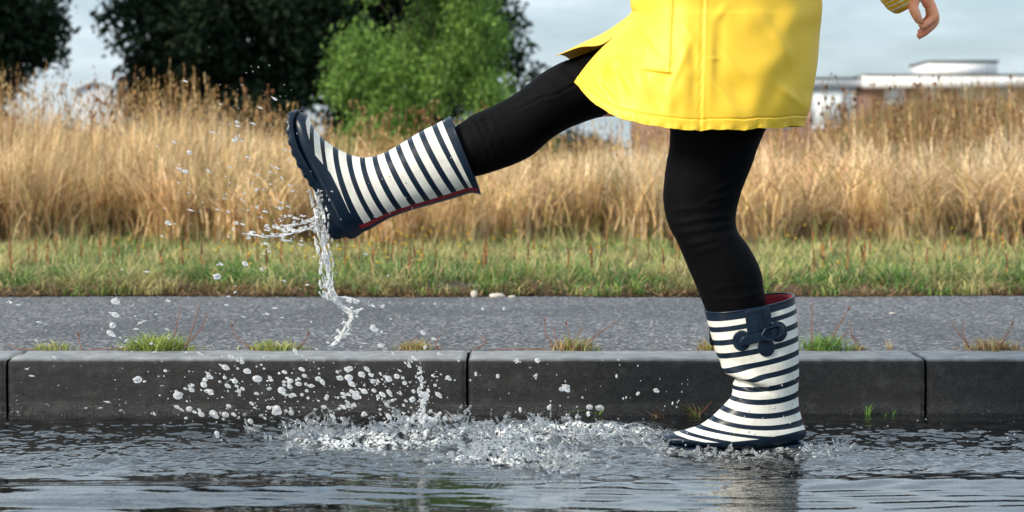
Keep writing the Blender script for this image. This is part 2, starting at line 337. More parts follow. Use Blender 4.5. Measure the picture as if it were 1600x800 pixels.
# ------------------------------------------------------------------ puddle surface
def wave(X, Y):
    calm = smooth01(-Y, .25, .5); swell = .0115*perlin(X*1.15+2, Y*4.2+1)+.0014*calm*perlin(X*.8+7, Y*22)+(.0022-.0008*calm)*perlin(X*2.2, Y*11+5)+(.0010-.0008*calm)*perlin(X*6, Y*28)
    rip = lambda cx, cy, lam, fall: np.sin(2*np.pi*np.hypot(X-cx, Y-cy)/lam)*np.exp(-np.hypot(X-cx, Y-cy)/fall)
    zone = smooth01(Y, -.42, -.16)*(1-.75*smooth01(Y, .36, .46))
    side = .55+.45*np.exp(-((X-.0)/.55)**2)
    ch = fbm(X*13, Y*15, 2.2, 4); ch2 = fbm(X*30, Y*34, 7.7, 3)
    chop = zone*side*(.0060*ch+.0026*ch2)
    ring = .0020*rip(.40, -.06, .07, .30)+.0024*rip(-.05, .02, .062, .28)+.0012*rip(-.28, .18, .045, .2)
    # thrown-up crests of the splash band
    s1 = np.exp(-((Y-(.13+.10*np.sin(X*3)))/.11)**2)*smooth01(X, -.52, -.30)*(1-smooth01(X, .18, .36))
    s2 = np.exp(-((Y+.17)/.10)**2)*np.exp(-((X-.01)/.13)**2)
    s3 = np.exp(-(np.hypot((X-.42)/.20, (Y+.07)/.10))**2)*.55
    s = np.clip(s1+s2+s3, 0, 1.2)
    rid = 1-np.abs(perlin(X*16+5, Y*17, 1.5))*2.4; rid2 = 1-np.abs(perlin(X*37+5, Y*39, 4.5))*2.2
    crest = s*(.016*np.maximum(rid, -.3)**2+.008*np.maximum(rid2, 0)**2*np.maximum(rid, 0)+.004*fbm(X*60, Y*60))
    h = swell+chop+ring+crest
    foam = np.clip(s*np.maximum(rid+.1, 0)*1.7*np.maximum(rid2+.35, 0), 0, 1)+.35*np.clip(zone*(ch2-.55)*1.6, 0, .5)
    return h, np.clip(foam, 0, 1)
xa = np.concatenate([np.linspace(-3.4, -1.35, 60), np.arange(-1.34, 1.34, .0036), np.linspace(1.35, 3.4, 60)])
ya = np.concatenate([np.linspace(-2.7, -1.0, 40), np.arange(-.98, -.45, .006), np.arange(-.45, .503, .0036)])
GX, GY = np.meshgrid(xa, ya, indexing='ij'); H, FO = wave(GX, GY)
link('puddle', npmesh('puddle', np.stack([GX, GY, H], -1).reshape(-1, 3), grid_faces(len(xa), len(ya))[:, ::-1], attrs={'foam': FO.ravel()}), MWATER, kind='structure')

# ------------------------------------------------------------------ grass
def blades(base, hgt, lean, az, wid, col, segs=4, twist=None, tipc=None):
    n = len(base); k = segs; t = np.arange(k+1)/k
    d = np.stack([np.cos(az), np.sin(az), 0*az], -1)
    fa = az+np.pi/2+rng.normal(0, .7, n) if twist is None else twist
    sd_ = np.stack([np.cos(fa), np.sin(fa), 0*fa], -1)
    pts = base[:, None]+d[:, None]*(lean*hgt)[:, None, None]*(t**1.9)[None, :, None]
    pts[:, :, 2] += (hgt[:, None]*(t[None, :]-.38*np.minimum(lean, 1.6)[:, None]*t[None, :]**3))
    wt = np.clip(1-t**1.5*.85, 0, 1)
    a = pts-sd_[:, None]*(wid[:, None]*wt)[..., None]*.5; b = pts+sd_[:, None]*(wid[:, None]*wt)[..., None]*.5
    V = np.stack([a, b], 2).reshape(-1, 3)
    q = np.arange(k); f = np.stack([2*q, 2*q+1, 2*q+3, 2*q+2], -1)
    F = (np.arange(n)[:, None, None]*(2*(k+1))+f[None]).reshape(-1, 4)
    cc = np.repeat(col[:, None], k+1, 1)
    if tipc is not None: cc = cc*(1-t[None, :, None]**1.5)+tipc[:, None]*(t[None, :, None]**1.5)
    cc = np.repeat(cc[:, :, None], 2, 2).reshape(-1, 3)
    return V, F, cc, pts
def pick(pal, n, p=None):
    pal = np.array(pal); i = rng.choice(len(pal), n, p=p); return pal[i]*rng.uniform(.75, 1.25, (n, 1))
GZ0 = .132
# tall dry grass of the meadow
def tall_height(x, y):
    s = FPX/(CAMD+y); px = x*s+800
    top = np.interp(px, [-200, 0, 60, 120, 190, 300, 400, 470, 560, 700, 850, 1000, 1130, 1260, 1340, 1450, 1600, 1800], [150, 152, 140, 172, 150, 150, 175, 205, 222, 225, 222, 212, 210, 212, 200, 192, 178, 175])
    return .566+(250-top)/FPX*12.5-.11
def tall(n, y0, y1, dens_pow=1.6):
    y = y0+(y1-y0)*rng.random(n)**dens_pow; half = (CAMD+y)*.30+.6; x = rng.uniform(-1, 1, n)*half
    # a scalloped front margin
    y += (.55*fbm(x*.9, 1.7)+.22*perlin(x*3.1, 5.5))*(1-(y-y0)/(y1-y0))
    return x, y
G = Bag()
n = 40000; x, y = tall(n, 6.25, 11.5); cl_ = fbm(x*1.1, y*1.1, 3.1); hh = tall_height(x, y)*(.70+.24*rng.random(n))*(1+.26*cl_)
front = np.clip((y-6.1)/.9, .0, 1); hh *= .50+.50*front
s = FPX/(CAMD+y); px = x*s+800
warm = smooth01(-px, -1150, -350)[:, None]
straw = pick([(.76, .58, .33), (.68, .50, .27), (.84, .67, .42), (.50, .35, .19), (.32, .19, .10)], n, [.3, .25, .2, .15, .1])
pale = pick([(.84, .68, .45), (.76, .60, .38), (.90, .77, .56), (.56, .42, .25), (.36, .23, .13)], n, [.3, .25, .2, .15, .1])
col = straw*warm+pale*(1-warm); red = smooth01(fbm(x*.8+4, y*.8, 9.), .15, .6)[:, None]*.6; col = col*(1-red)+col*np.array([.80, .55, .45])*red
grn = (rng.random(n) < .07+.10*smooth01(cl_, .2, .7)); col[grn] = pick([(.20, .22, .07), (.32, .30, .11)], grn.sum())
tn = .55+.9*np.clip(.5+fbm(x*5, y*2.5, 4.4, 3), 0, 1); col = col*tn[:, None]
lean = np.abs(rng.normal(.24, .32, n))+.55*smooth01(px, 1150, 1350)*(1-smooth01(y, 6.6, 8.5))*rng.random(n)
az = np.where(rng.random(n) < .65, 1.6+3.0*fbm(x*1.6, y*1.6, 6.6)+rng.normal(0, .6, n), rng.uniform(0, 6.28, n)); lean = lean*(1+1.3*np.clip(fbm(x*1.3, y*1.3, 9.9), 0, 1))
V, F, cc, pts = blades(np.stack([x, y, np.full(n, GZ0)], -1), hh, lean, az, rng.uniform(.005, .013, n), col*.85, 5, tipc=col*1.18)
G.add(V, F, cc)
# matted thatch at the foot and through the lower half
n = 20000; x, y = tall(n, 6.15, 9.5, 1.3); cl_ = fbm(x*1.3, y*1.3, 1.1); s = FPX/(CAMD+y); px = x*s+800; warm = smooth01(-px, -1150, -350)[:, None]
hh = rng.uniform(.14, .46, n)*(1+.3*cl_); col = pick([(.56, .39, .20), (.44, .29, .14), (.66, .49, .28), (.28, .17, .08), (.40, .33, .13)], n)*(1.10-.12*warm)
V, F, cc, _ = blades(np.stack([x, y, GZ0+rng.uniform(0, .2, n)], -1), hh, rng.uniform(.4, 1.5, n), rng.uniform(0, 6.28, n), rng.uniform(.005, .011, n), col*1.25*(.65+.7*np.clip(.5+fbm(x*4, y*4, 8.), 0, 1))[:, None], 4)
G.add(V, F, cc)
# darker, taller weeds matted together at the right, in front of the building
n = 9500; y = rng.uniform(8.6, 12.2, n); px = rng.normal(1500, 110, n)+rng.choice([0, -130, 60], n); x = (px-800)*(CAMD+y)/FPX; keep = (px > 1290) & (px < 1800); x, y, px = x[keep], y[keep], px[keep]; n = len(x)
top = np.interp(px, [1290, 1360, 1430, 1500, 1600, 1750], [184, 164, 142, 130, 134, 146])+rng.normal(0, 12, n); hh = (.566+(250-top)*(CAMD+y)/FPX-.13)*rng.uniform(.72, 1.05, n)
col = pick([(.30, .16, .09), (.42, .26, .13), (.16, .19, .06), (.22, .12, .07), (.24, .26, .09), (.55, .38, .20)], n, [.22, .2, .18, .15, .12, .13])
V, F, cc, _ = blades(np.stack([x, y, np.full(n, GZ0)], -1), hh, np.abs(rng.normal(.16, .2, n)), rng.uniform(0, 6.28, n), rng.uniform(.006, .014, n), col, 5); G.add(V, F, cc)
# flowering stalks with seed heads
n = 2600; x, y = tall(n, 6.5, 10.8, 1.1); hh = tall_height(x, y)*rng.uniform(.86, 1.16, n)+.03; s = FPX/(CAMD+y); px = x*s+800
col = pick([(.60, .40, .17), (.50, .30, .12), (.68, .50, .25), (.36, .20, .09)], n)
lean = np.abs(rng.normal(.14, .16, n))+.5*(rng.random(n) < .10); az = rng.uniform(0, 6.28, n)
V, F, cc, pts = blades(np.stack([x, y, np.full(n, GZ0)], -1), hh, lean, az, rng.uniform(.003, .0045, n), col, 7); G.add(V, F, cc)
tip = pts[:, -1]; pre = pts[:, -2]; dirv = tip-pre; dirv /= np.linalg.norm(dirv, axis=1, keepdims=True)
for j in range(9):          # spikelets
    b0 = tip-dirv*(rng.uniform(0, .13, (n, 1))*1.0); m = len(b0)
    V, F, cc, _ = blades(b0, rng.uniform(.012, .035, n), rng.uniform(.2, 1.4, n), rng.uniform(0, 6.28, n), rng.uniform(.004, .009, n), col*rng.uniform(.6, 1.1, (n, 1)), 2); G.add(V, F, cc)
tag(link('tall_dry_grass', G.mesh('tall_dry_grass', False), MG), 'tall golden dry grass of the meadow behind the mown verge', 'dry grass', kind='stuff')

# mown verge
G = Bag()
def lawn(n, y0, y1, h, pal, p, lean=(.3, 1.5), wid=(.004, .008), clump=1.0, segs=3, pw=1.0, zoff=0):
    y = y0+(y1-y0)*rng.random(n)**pw; half = (CAMD+y)*.28+.5; x = rng.uniform(-1, 1, n)*half
    c1 = fbm(x*2.1, y*1.6, 5.); c2 = fbm(x*6, y*5, 2.)
    keep = rng.random(n) < np.clip(.72+clump*(.5*c1+.4*c2), .12, 1)
    # bare brown margin against the path
    marg = 2.63+.10+.10*fbm(x*1.5, 8.8); keep &= y > marg*(0.985)-.12*rng.random(n)*(c2 > .1)
    keep &= (y > 2.98+.12*c2) | (rng.random(n) < .45)
    x, y, c1, c2 = x[keep], y[keep], c1[keep], c2[keep]; n = len(x)
    hh = rng.uniform(*h, n)*(1+.35*c1+.25*c2)*(.55+.45*smooth01(y, 2.6, 2.95)); col = pick(pal, n, p)
    dry = smooth01(c1+.5*fbm(x*.7, y*.7, 12.), -.05, .6)[:, None]*.6; col = col*(1-dry)+pick([(.60, .50, .22), (.70, .56, .28)], n)*dry
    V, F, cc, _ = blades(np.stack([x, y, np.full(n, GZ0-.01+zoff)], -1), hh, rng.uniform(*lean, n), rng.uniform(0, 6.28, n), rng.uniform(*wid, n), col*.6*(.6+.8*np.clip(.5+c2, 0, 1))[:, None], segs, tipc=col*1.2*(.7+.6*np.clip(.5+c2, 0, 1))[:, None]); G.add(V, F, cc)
lawn(70000, 2.62, 6.6, (.035, .085), [(.16, .29, .055), (.085, .19, .04), (.36, .42, .10), (.70, .58, .27), (.13, .26, .09)], [.27, .2, .22, .15, .16], pw=1.25)
lawn(18000, 2.58, 3.3, (.03, .12), [(.08, .18, .035), (.17, .28, .06), (.34, .25, .12)], [.5, .3, .2], clump=1.4)
lawn(8500, 2.60, 6.6, (.05, .12), [(.66, .52, .26), (.56, .32, .13), (.76, .66, .36), (.34, .38, .13)], [.35, .15, .25, .25], lean=(.1, .7), wid=(.002, .004), clump=1.2)
lawn(1500, 5.6, 6.6, (.08, .2), [(.20, .24, .07), (.55, .42, .20), (.14, .22, .06)], [.35, .35, .3], lean=(.1, .7))
# dead thatch lying on the path margin
n = 9000; x = rng.uniform(-2.7, 2.7, n); y = 2.66+.13*rng.random(n)+.05*fbm(x*2, 3.); col = pick([(.38, .24, .12), (.50, .34, .18), (.20, .11, .05), (.12, .07, .035)], n)
V, F, cc, _ = blades(np.stack([x, y, .108+.03*smooth01(y, 2.66, 2.84)+.02*rng.random(n)], -1), rng.uniform(.01, .035, n), rng.uniform(1.5, 3.4, n), rng.uniform(0, 6.28, n), rng.uniform(.002, .005, n), col, 2); G.add(V, F, cc)
# brown sorrel spikes and yellow flecks
n = 110; y = 2.9+2.2*rng.random(n)**1.3; x = rng.uniform(-1, 1, n)*((CAMD+y)*.27); b0 = np.stack([x, y, np.full(n, GZ0+.05)], -1)
for k in range(5):
    V, F, cc, _ = blades(b0+np.array([0, 0, .015*k]), rng.uniform(.03, .05, n), rng.uniform(0, .5, n), rng.uniform(0, 6.28, n), rng.uniform(.005, .009, n), pick([(.34, .13, .05), (.42, .20, .08), (.16, .07, .04)], n), 2); G.add(V, F, cc)
n = 150; y = rng.uniform(2.9, 6.6, n); x = np.where(rng.random(n) < .5, rng.normal(-.62, .35, n), rng.uniform(-1, 1, n)*((CAMD+y)*.27))
for i in range(n): G.add(ICO1_V*[.006, .006, .004]+[x[i], y[i], GZ0+rng.uniform(.06, .12)], ICO1_F, (.80, .55, .03))
tag(link('verge_grass', G.mesh('verge_grass', False), ML), 'short mown green verge grass with straw blades between footpath and meadow', 'grass', kind='stuff')

# ------------------------------------------------------------------ dead flower stalks standing out of the tall grass
def stalk_mesh(seed, heads):
    r = np.random.default_rng(seed); S = Bag(); pos = []; top = np.array([r.normal(0, .06), r.normal(0, .05), 1.0])
    path = np.array([top*t+np.array([.02*math.sin(t*5+seed), .02*math.cos(t*4), 0]) for t in np.linspace(0, 1, 7)]); V, F = tube(path, np.linspace(.0045, .002, 7), 5); S.add(V, F, (.22, .12, .06))
    for i in range(heads):
        t = r.uniform(.62, 1); p0 = np.array([np.interp(t, np.linspace(0, 1, 7), path[:, k]) for k in range(3)]); a = r.uniform(0, 6.28); l = r.uniform(.06, .20)*(1.3-t)*1.7
        p1 = p0+np.array([math.cos(a)*l*.55, math.sin(a)*l*.55, l]); V, F = tube([p0, (p0+p1)/2+np.array([math.cos(a), math.sin(a), 0])*.012, p1], [.0022, .0018, .0015], 4); S.add(V, F, (.25, .14, .07)); pos.append((p1, r.uniform(.005, .010)))
    me = S.mesh('stem'); me.materials.append(MG); return me, pos
headm = []
for k, c in enumerate([(.13, .06, .03), (.26, .12, .05), (.18, .09, .05), (.38, .26, .12)]):
    J = ICO_V*(1+.3*rng.normal(size=(len(ICO_V), 1)))*[1, 1, 1.4]; me = npmesh('seed_head', J, ICO_F, col=np.tile(c, (len(J), 1))); me.materials.append(MG); headm.append(me)
protos = [stalk_mesh(i, [3, 7, 5, 4][i]) for i in range(4)]
def stalk(px, top, Y, k, label, group):
    p = P(px, top, Y); h = p[2]-GZ0; r = empty('seed_head_stalk', (p[0], Y, GZ0), label=label, cat='dead flower', group=group); sc = h/1.12; rz = random.uniform(0, 6.28)
    o = bpy.data.objects.new('stem', protos[k][0]); C.objects.link(o); o.parent = r
    for q, hr in protos[k][1]:
        o = bpy.data.objects.new('seed_head', headm[k]); C.objects.link(o); o.parent = r; o.location = q; o.scale = (hr/sc,)*3
    r.scale = (sc,)*3; r.rotation_euler = (0, 0, rz)
def stl(tp, k): return ('tall' if tp < 118 else 'medium' if tp < 140 else 'low')+(' withered stalk with few dark heads', ' withered stalk with many rusty heads', ' withered stalk with several brown heads', ' straw coloured stalk with pale heads')[k]
LW = 'withered brown flower stalks rising in front of the white building'
for i in range(44):
    px = random.uniform(1262, 1640); tp = random.choice([random.uniform(95, 135), random.uniform(120, 165)]); k_ = random.randrange(4); stalk(px, tp, random.uniform(7.2, 10.5), k_, stl(tp, k_)+' before '+('the panel beside the raincoat' if px < 1340 else 'the brick wall at the roof step' if px < 1385 else 'the roof left of the white box' if px < 1462 else 'the white box on the flat roof' if px < 1572 else 'the building end'), LW)
LD = 'withered flower stalks rising in front of the dark trees'
for i in range(20):
    px = random.choice([random.uniform(5, 230), random.uniform(140, 200), random.uniform(230, 450)]); tp = random.uniform(95, 150); k_ = random.choice([1, 3, 2]); stalk(px, tp, random.uniform(7.2, 9.5), k_, stl(tp, k_)+' before '+('the left edge tree' if px < 110 else 'the sky gap and pale shed' if px < 200 else 'the big dark tree' if px < 320 else 'the dark tree by the raised toe'), LD)
LB = 'withered flower stalks at the foot of the bright green bush'
for i in range(26):
    px = random.uniform(560, 850); tp = random.uniform(128, 180); k_ = random.choice([0, 1, 3]); stalk(px, tp, random.uniform(8, 11), k_, stl(tp, k_)+' before '+('the left flank of the bush' if px < 620 else 'the bush above the boot shaft' if px < 720 else 'the right flank of the bush'), LB)

# ------------------------------------------------------------------ trees
def leaves(cen, size, col, aspect=.6, up=0.0):
    n = len(cen); a = rng.normal(size=(n, 3)); a[:, 2] += up; a /= np.linalg.norm(a, axis=1, keepdims=True)
    b = np.cross(a, rng.normal(size=(n, 3))); b /= np.linalg.norm(b, axis=1, keepdims=True); size = size[:, None]
    V = np.stack([cen-a*size*.5, cen+b*size*aspect*.5, cen+a*size*.5, cen-b*size*aspect*.5], 1).reshape(-1, 3)
    F = np.arange(4*n).reshape(-1, 4); return V, F, np.repeat(col, 4, 0)
def tree(name, base, height, blobs, nleaf, lsize, pal, label, cat, mat, trunk_r=.18, hole=.1, group=None, aspect=.6, up=0, clump=.17, nfreq=.9):
    """blobs: list of (x,y,z,rx,ry,rz) in metres from base"""
    root = empty(name, base, label=label, cat=cat, group=group); base = np.array(base)
    B = np.array(blobs, float); vol = B[:, 3]*B[:, 4]*B[:, 5]; 
    T = Bag(); crown_c = B[:, :3].mean(0)
    tp = np.array([[0, 0, -.3], [.05, 0, height*.15], [.0, .05, height*.35], [.1, 0, height*.6], [.05, 0, height*.85]]); V, F = tube(tp+base, [trunk_r*1.3, trunk_r, trunk_r*.8, trunk_r*.45, trunk_r*.12], 9); T.add(V, F)
    for b in B:
        z0 = min(max(b[2]*.55, height*.12), height*.7); p0 = np.array([.03, .02, z0]); p2 = b[:3]+np.array([0, 0, b[5]*.2]); pm = p0*.5+p2*.5+np.array([0, 0, -.12*np.linalg.norm(p2-p0)])
        V, F = tube(np.array([p0, pm, p2])+base, [trunk_r*.42, trunk_r*.25, trunk_r*.06], 6); T.add(V, F)
        for q in range(4):
            d = rng.normal(size=3); d /= np.linalg.norm(d); pe = b[:3]+d*b[3:6]*.8; V, F = tube(np.array([pm*.4+p2*.6, (p2+pe)/2, pe])+base, [trunk_r*.14, trunk_r*.08, trunk_r*.02], 5); T.add(V, F)
    link('trunk', T.mesh('trunk'), MBARK, root)
    nc = max(40, int(nleaf/26)); bi = rng.choice(len(B), nc, p=vol**.8/np.sum(vol**.8)); d = rng.normal(size=(nc, 3)); d /= np.linalg.norm(d, axis=1, keepdims=True)
    rr = rng.random(nc)**.42; cc = B[bi, :3]+d*B[bi, 3:6]*rr[:, None]
    cc = cc[perlin(cc[:, 0]*nfreq, cc[:, 1]*nfreq, cc[:, 2]*nfreq) > -.5+hole]
    k = rng.choice(len(cc), nleaf); cen = cc[k]+rng.normal(size=(nleaf, 3))*clump; cen[:, 2] += rng.uniform(-.5, .8, nleaf)*clump*(up > 0)
    cen += base; keep = cen[:, 2] > .2; cen = cen[keep]; k = k[keep]
    tone = rng.uniform(.6, 1.35, len(cc))[k][:, None]; col = pick(pal, len(cen))*tone
    V, F, c = leaves(cen, rng.uniform(.7, 1.3, len(cen))*lsize, col, aspect, up)
    link('crown', npmesh('crown', V, F, False, col=c), mat, root); return root
def crown_blobs(n, rx, ry, z0, z1, seed, r=1.2):
    g = np.random.default_rng(seed); o = []
    for i in range(n):
        t = (i+.5)/n; z = z0+(z1-z0)*t; k = math.sin(math.pi*(.30+.62*t))**.6; a = g.uniform(0, 6.28); q = g.uniform(.3, 1)*k
        o.append((rx*q*math.cos(a), ry*q*math.sin(a), z, r*g.uniform(.8, 1.3), r*g.uniform(.8, 1.3), r*g.uniform(.6, 1.0)))
    return o
DK = [(.012, .028, .014), (.018, .036, .018), (.009, .020, .011), (.028, .045, .02)]
def bx_(px, Y): return (px-800)/(FPX/(CAMD+Y))
tree('oak_tree', (bx_(-45, 40), 40, .1), 9.0, crown_blobs(40, 1.25, 1.6, .9, 8.2, 1, .82), 75000, .17, DK, 'dark broadleaf tree cut by the left edge of the picture', 'tree', MT, .22, hole=.12)
tree('oak_tree', (bx_(362, 43), 43, .1), 9.6, crown_blobs(52, 2.25, 2.2, 1.0, 9.0, 5, 1.05), 112000, .17, DK, 'big dark tree standing between the sky gap and the bright green bush', 'tree', MT, .28, hole=.13)
tree('oak_tree', (bx_(640, 47), 47, .1), 9.2, crown_blobs(38, 2.5, 2.3, 1.2, 8.6, 8, 1.15), 90000, .17, DK, 'dark tree whose crown shows behind and above the green bush', 'tree', MT, .25, hole=-.05)
WB = [(.12, .235, .04), (.18, .33, .06), (.085, .17, .033), (.26, .42, .09)]
g = np.random.default_rng(11); bl = []
for i in range(54):
    t = g.random(); z = .3+2.9*t; wd = np.interp(z, [.2, .8, 1.5, 2.3, 3.2], [.84, 1.06, 1.14, 1.06, .6]); a = g.uniform(0, 6.28); q = g.random()**.5
    bl.append((wd*q*math.cos(a), .8*wd*q*math.sin(a), z, g.uniform(.16, .26), g.uniform(.16, .26), g.uniform(.26, .42)))
tree('willow_bush', (bx_(684, 18), 18, .1), 3.2, bl, 60000, .066, WB, 'bright green leafy bush in front of the dark trees', 'bush', MB, .022, hole=-.25, aspect=.32, up=1.1, clump=.085, nfreq=2.2)
tree('willow_bush', (bx_(812, 19), 19, .1), 1.6, [(0, 0, .45, .35, .3, .35), (.1, .1, .8, .22, .2, .25), (-.2, 0, .7, .25, .2, .25), (.28, 0, .5, .2, .2, .2)], 6000, .06, WB, 'small low green shrub right of the bright green bush behind the raised leg', 'bush', MB, .03, hole=-.25, aspect=.3, up=.8, clump=.09)
tree('oak_tree', (bx_(1640, 90), 90, .1), 5.6, [(0, 0, 3.6, 1, 1, 1.0), (.9, 0, 3.2, .9, .9, .9), (-.3, 0, 4.2, .7, .7, .7), (2.0, 0, 3.4, 1, 1, .9)], 5000, .22, [(.08, .14, .03), (.05, .10, .03)], 'small distant green tree over the far right end of the white building', 'tree', MT, .12)
# far hedge line low behind the meadow
g = np.random.default_rng(5)
hb = [(x_, g.uniform(-.5, .5), g.uniform(.2, .8), 1.3, .8, g.uniform(.5, .9)) for x_ in np.arange(-16, 7, 1.1)]
tree('hedge', (-4, 52, .1), 1.5, hb, 26000, .14, [(.03, .05, .018), (.06, .06, .025)], 'low dark hedge running behind the meadow below the dark trees', 'hedge', MT, .05, hole=-.3)

# ------------------------------------------------------------------ far buildings
YB = 116.0
def bp(px, py, Y=YB): return P(px, py, Y)
M = Mat('white_cladding', Roughness=.5); M.color(M.ramp(M.noise(.8, 4), [(.3, (.86, .87, .88)), (.7, (.92, .92, .92))])); MWHITE = M.m
M = Mat('brown_brick', Roughness=.85); br = M.n('ShaderNodeTexBrick', Scale=3.0); br.inputs['Color1'].default_value = (.20, .11, .08, 1); br.inputs['Color2'].default_value = (.26, .15, .11, 1); br.inputs['Mortar'].default_value = (.3, .26, .22, 1); M.l(M.coord(), br.inputs['Vector']); M.color(br.outputs[0]); MBRICK = M.m
M = Mat('pale_window_panel', Roughness=.12); M.color(M.ramp(M.noise(1.2, 3), [(.4, (.60, .68, .72)), (.6, (.76, .81, .83))])); MPANE = M.m
M = Mat('roof_edge', Roughness=.6, Base_Color=(.10, .11, .12, 1)); MROOF = M.m
M = Mat('window_frame', Roughness=.5, Base_Color=(.7, .7, .7, 1)); MFRAME = M.m
xL, xR = bp(1010, 0)[0], bp(1760, 0)[0]; xS = bp(1348, 0)[0]; z1 = bp(0, 122)[2]; z2 = bp(0, 117)[2]; zb = bp(0, 136)[2]; zc = bp(0, 92)[2]
root = empty('school_building', (bp(1450, 0)[0], YB, .1), label='long low white and brick building with flat roofs beyond the meadow', cat='building')
link('wall', boxmesh('wall', [((xL, YB+.4, .0), (xR, YB+16, zb))]), MBRICK, root)
link('fascia', boxmesh('fascia', [((xL-.3, YB, zb), (xS-.005, YB+16.2, z1-.06)), ((xS, YB-.3, zb-.03), (xR+.3, YB+16.3, z2-.06))]), MWHITE, root)
link('roof', boxmesh('roof', [((xL-.35, YB-.05, z1-.058), (xS-.01, YB+16.3, z1+.05)), ((xS, YB-.35, z2-.058), (xR+.35, YB+16.4, z2+.05))]), MROOF, root)
x0, x1 = bp(1464, 0)[0], bp(1571, 0)[0]
rh = link('roof_house', boxmesh('roof_house', [((x0, YB+2, z2+.05), (x1, YB+8, zc-.09))]), MWHITE, root, label='white plant room box standing on the flat roof')
link('roof_cap', boxmesh('roof_cap', [((x0-.1, YB+1.9, zc-.088), (x1+.1, YB+8.1, zc+.02))]), MROOF, rh)
for a, b, lo in ((1268, 1338, 198), (1384, 1414, 160), (1446, 1468, 160), (1500, 1540, 170), (1560, 1590, 165), (1100, 1240, 198)):
    xa_, xb_ = bp(a, 0)[0], bp(b, 0)[0]; zl = max(bp(0, lo)[2], .4)
    f = link('window', boxmesh('window', [((xa_, YB+.30, zl), (xa_+.12, YB+.398, zb-.01)), ((xb_-.12, YB+.30, zl), (xb_, YB+.398, zb-.01)), ((xa_, YB+.30, zl-.1), (xb_, YB+.398, zl))]+[((xa_+(xb_-xa_)*q-.04, YB+.31, zl), (xa_+(xb_-xa_)*q+.04, YB+.397, zb-.01)) for q in (.33, .66)]), MFRAME, root)
    link('pane', boxmesh('pane', [((xa_+.12, YB+.345, zl+.001), (xb_-.12, YB+.39, zb-.011))]), MPANE, f)
# pale gabled shed showing in the gap between the two dark trees
YS = 95.0; a, b = P(118, 0, YS)[0], P(192, 0, YS)[0]; ze = P(0, 140, YS)[2]; zr = P(0, 128, YS)[2]; xm = P(148, 0, YS)[0]
root = empty('storage_shed', (xm, YS, .1), label='pale blue white gabled shed in the gap between the two dark trees', cat='shed')
V = [(a, YS, 0), (b, YS, 0), (b, YS, ze), (xm, YS, zr), (a, YS, ze)]; V += [(x_, y_+9, z_) for x_, y_, z_ in V]
me = bpy.data.meshes.new('wall'); me.from_pydata(V, [], [(0, 1, 2, 3, 4), (9, 8, 7, 6, 5), (0, 5, 6, 1), (1, 6, 7, 2), (4, 9, 5, 0)]); M = Mat('pale_sheet_metal', Roughness=.45); wv = M.n('ShaderNodeTexWave', Scale=1.6); M.l(M.coord(), wv.inputs['Vector']); M.color(M.ramp(wv.outputs['Fac'], [(0., (.58, .63, .68)), (1., (.72, .76, .80))])); MSHED = M.m
link('wall', me, MSHED, root)
V = [(a-.2, YS-.2, ze-.09), (xm, YS-.2, zr+.02), (b+.2, YS-.2, ze-.09)]; V += [(x_, y_, z_+.12) for x_, y_, z_ in V]; V += [(x_, YS+9.2, z_) for x_, y_, z_ in V]
me = bpy.data.meshes.new('roof'); me.from_pydata(V, [], [(0, 1, 4, 3), (1, 2, 5, 4), (6, 9, 10, 7), (7, 10, 11, 8), (0, 6, 7, 1), (1, 7, 8, 2), (3, 4, 10, 9), (4, 5, 11, 10), (0, 3, 9, 6), (2, 8, 11, 5)]); link('roof', me, MSHED, root)
YG = 100.0; xg0, xg1 = P(838, 0, YG)[0], P(905, 0, YG)[0]; zg = P(0, 116, YG)[2]
root = empty('garage', ((xg0+xg1)/2, YG, .1), label='small grey flat roofed block right of the green bush, behind the raised leg', cat='garage')
link('wall', boxmesh('wall', [((xg0, YG, 0), (xg1, YG+7, zg-.2))]), MSHED, root); link('roof', boxmesh('roof', [((xg0-.2, YG-.2, zg-.198), (xg1+.2, YG+7.2, zg))]), MROOF, root)

# ------------------------------------------------------------------ weeds on the kerb and stones
def tuft(px, py, Y, n, h, spread, pal, label, lean=(.3, 1.5), twigs=(), z=None, wid=(.002, .004), name='weed_tuft', cat='weed', seed=0):
    p = P(px, py, Y); z = KT-.002 if z is None else z; B = Bag(); s = FPX/(CAMD+Y)
    x = p[0]+rng.normal(0, spread/2, n); y = Y+rng.normal(0, min(spread, .05)/2.2, n); r = np.abs(x-p[0])/max(spread, .001)
    col = pick(pal, n); az = np.where(rng.random(n) < .5, np.where(x > p[0], rng.normal(0, .9, n), rng.normal(3.14, .9, n)), rng.uniform(0, 6.28, n))
    V, F, cc, _ = blades(np.stack([x, y, np.full(n, z)], -1), rng.uniform(.35, 1, n)*h*(1.15-.5*np.clip(r, 0, 1.4)), rng.uniform(*lean, n), az, rng.uniform(*wid, n), col*.8, 4, tipc=col*1.2); B.add(V, F, cc)
    root = empty(name, (p[0], Y, z), label=label, cat=cat)
    link('leaves', B.mesh('leaves', False), ML, root)
    for tw in twigs:
        q = np.array([P(a_, b_, Y+.01*k_) for k_, (a_, b_) in enumerate(tw)]); q[0, 2] = z; V, F = tube(crm(q, np.linspace(0, len(q)-1, 8)), np.linspace(.0016, .0008, 8), 5); T = Bag(); T.add(V, F, (.30, .13, .07))
        e_ = q[-1]; (T.add if random.random() < .35 else (lambda *a: None))(ICO1_V*[.0028, .0028, .0045]+e_, ICO1_F, (.24, .09, .04)); link('twig', T.mesh('twig'), MG, root)
YW = .71
GR = [(.25, .33, .07), (.38, .42, .11), (.16, .24, .05)]; YE = [(.55, .52, .16), (.36, .42, .10), (.50, .40, .20)]; RD = [(.38, .20, .09), (.50, .36, .16), (.24, .12, .06)]; ST = [(.55, .42, .24), (.62, .52, .32), (.36, .24, .12)]
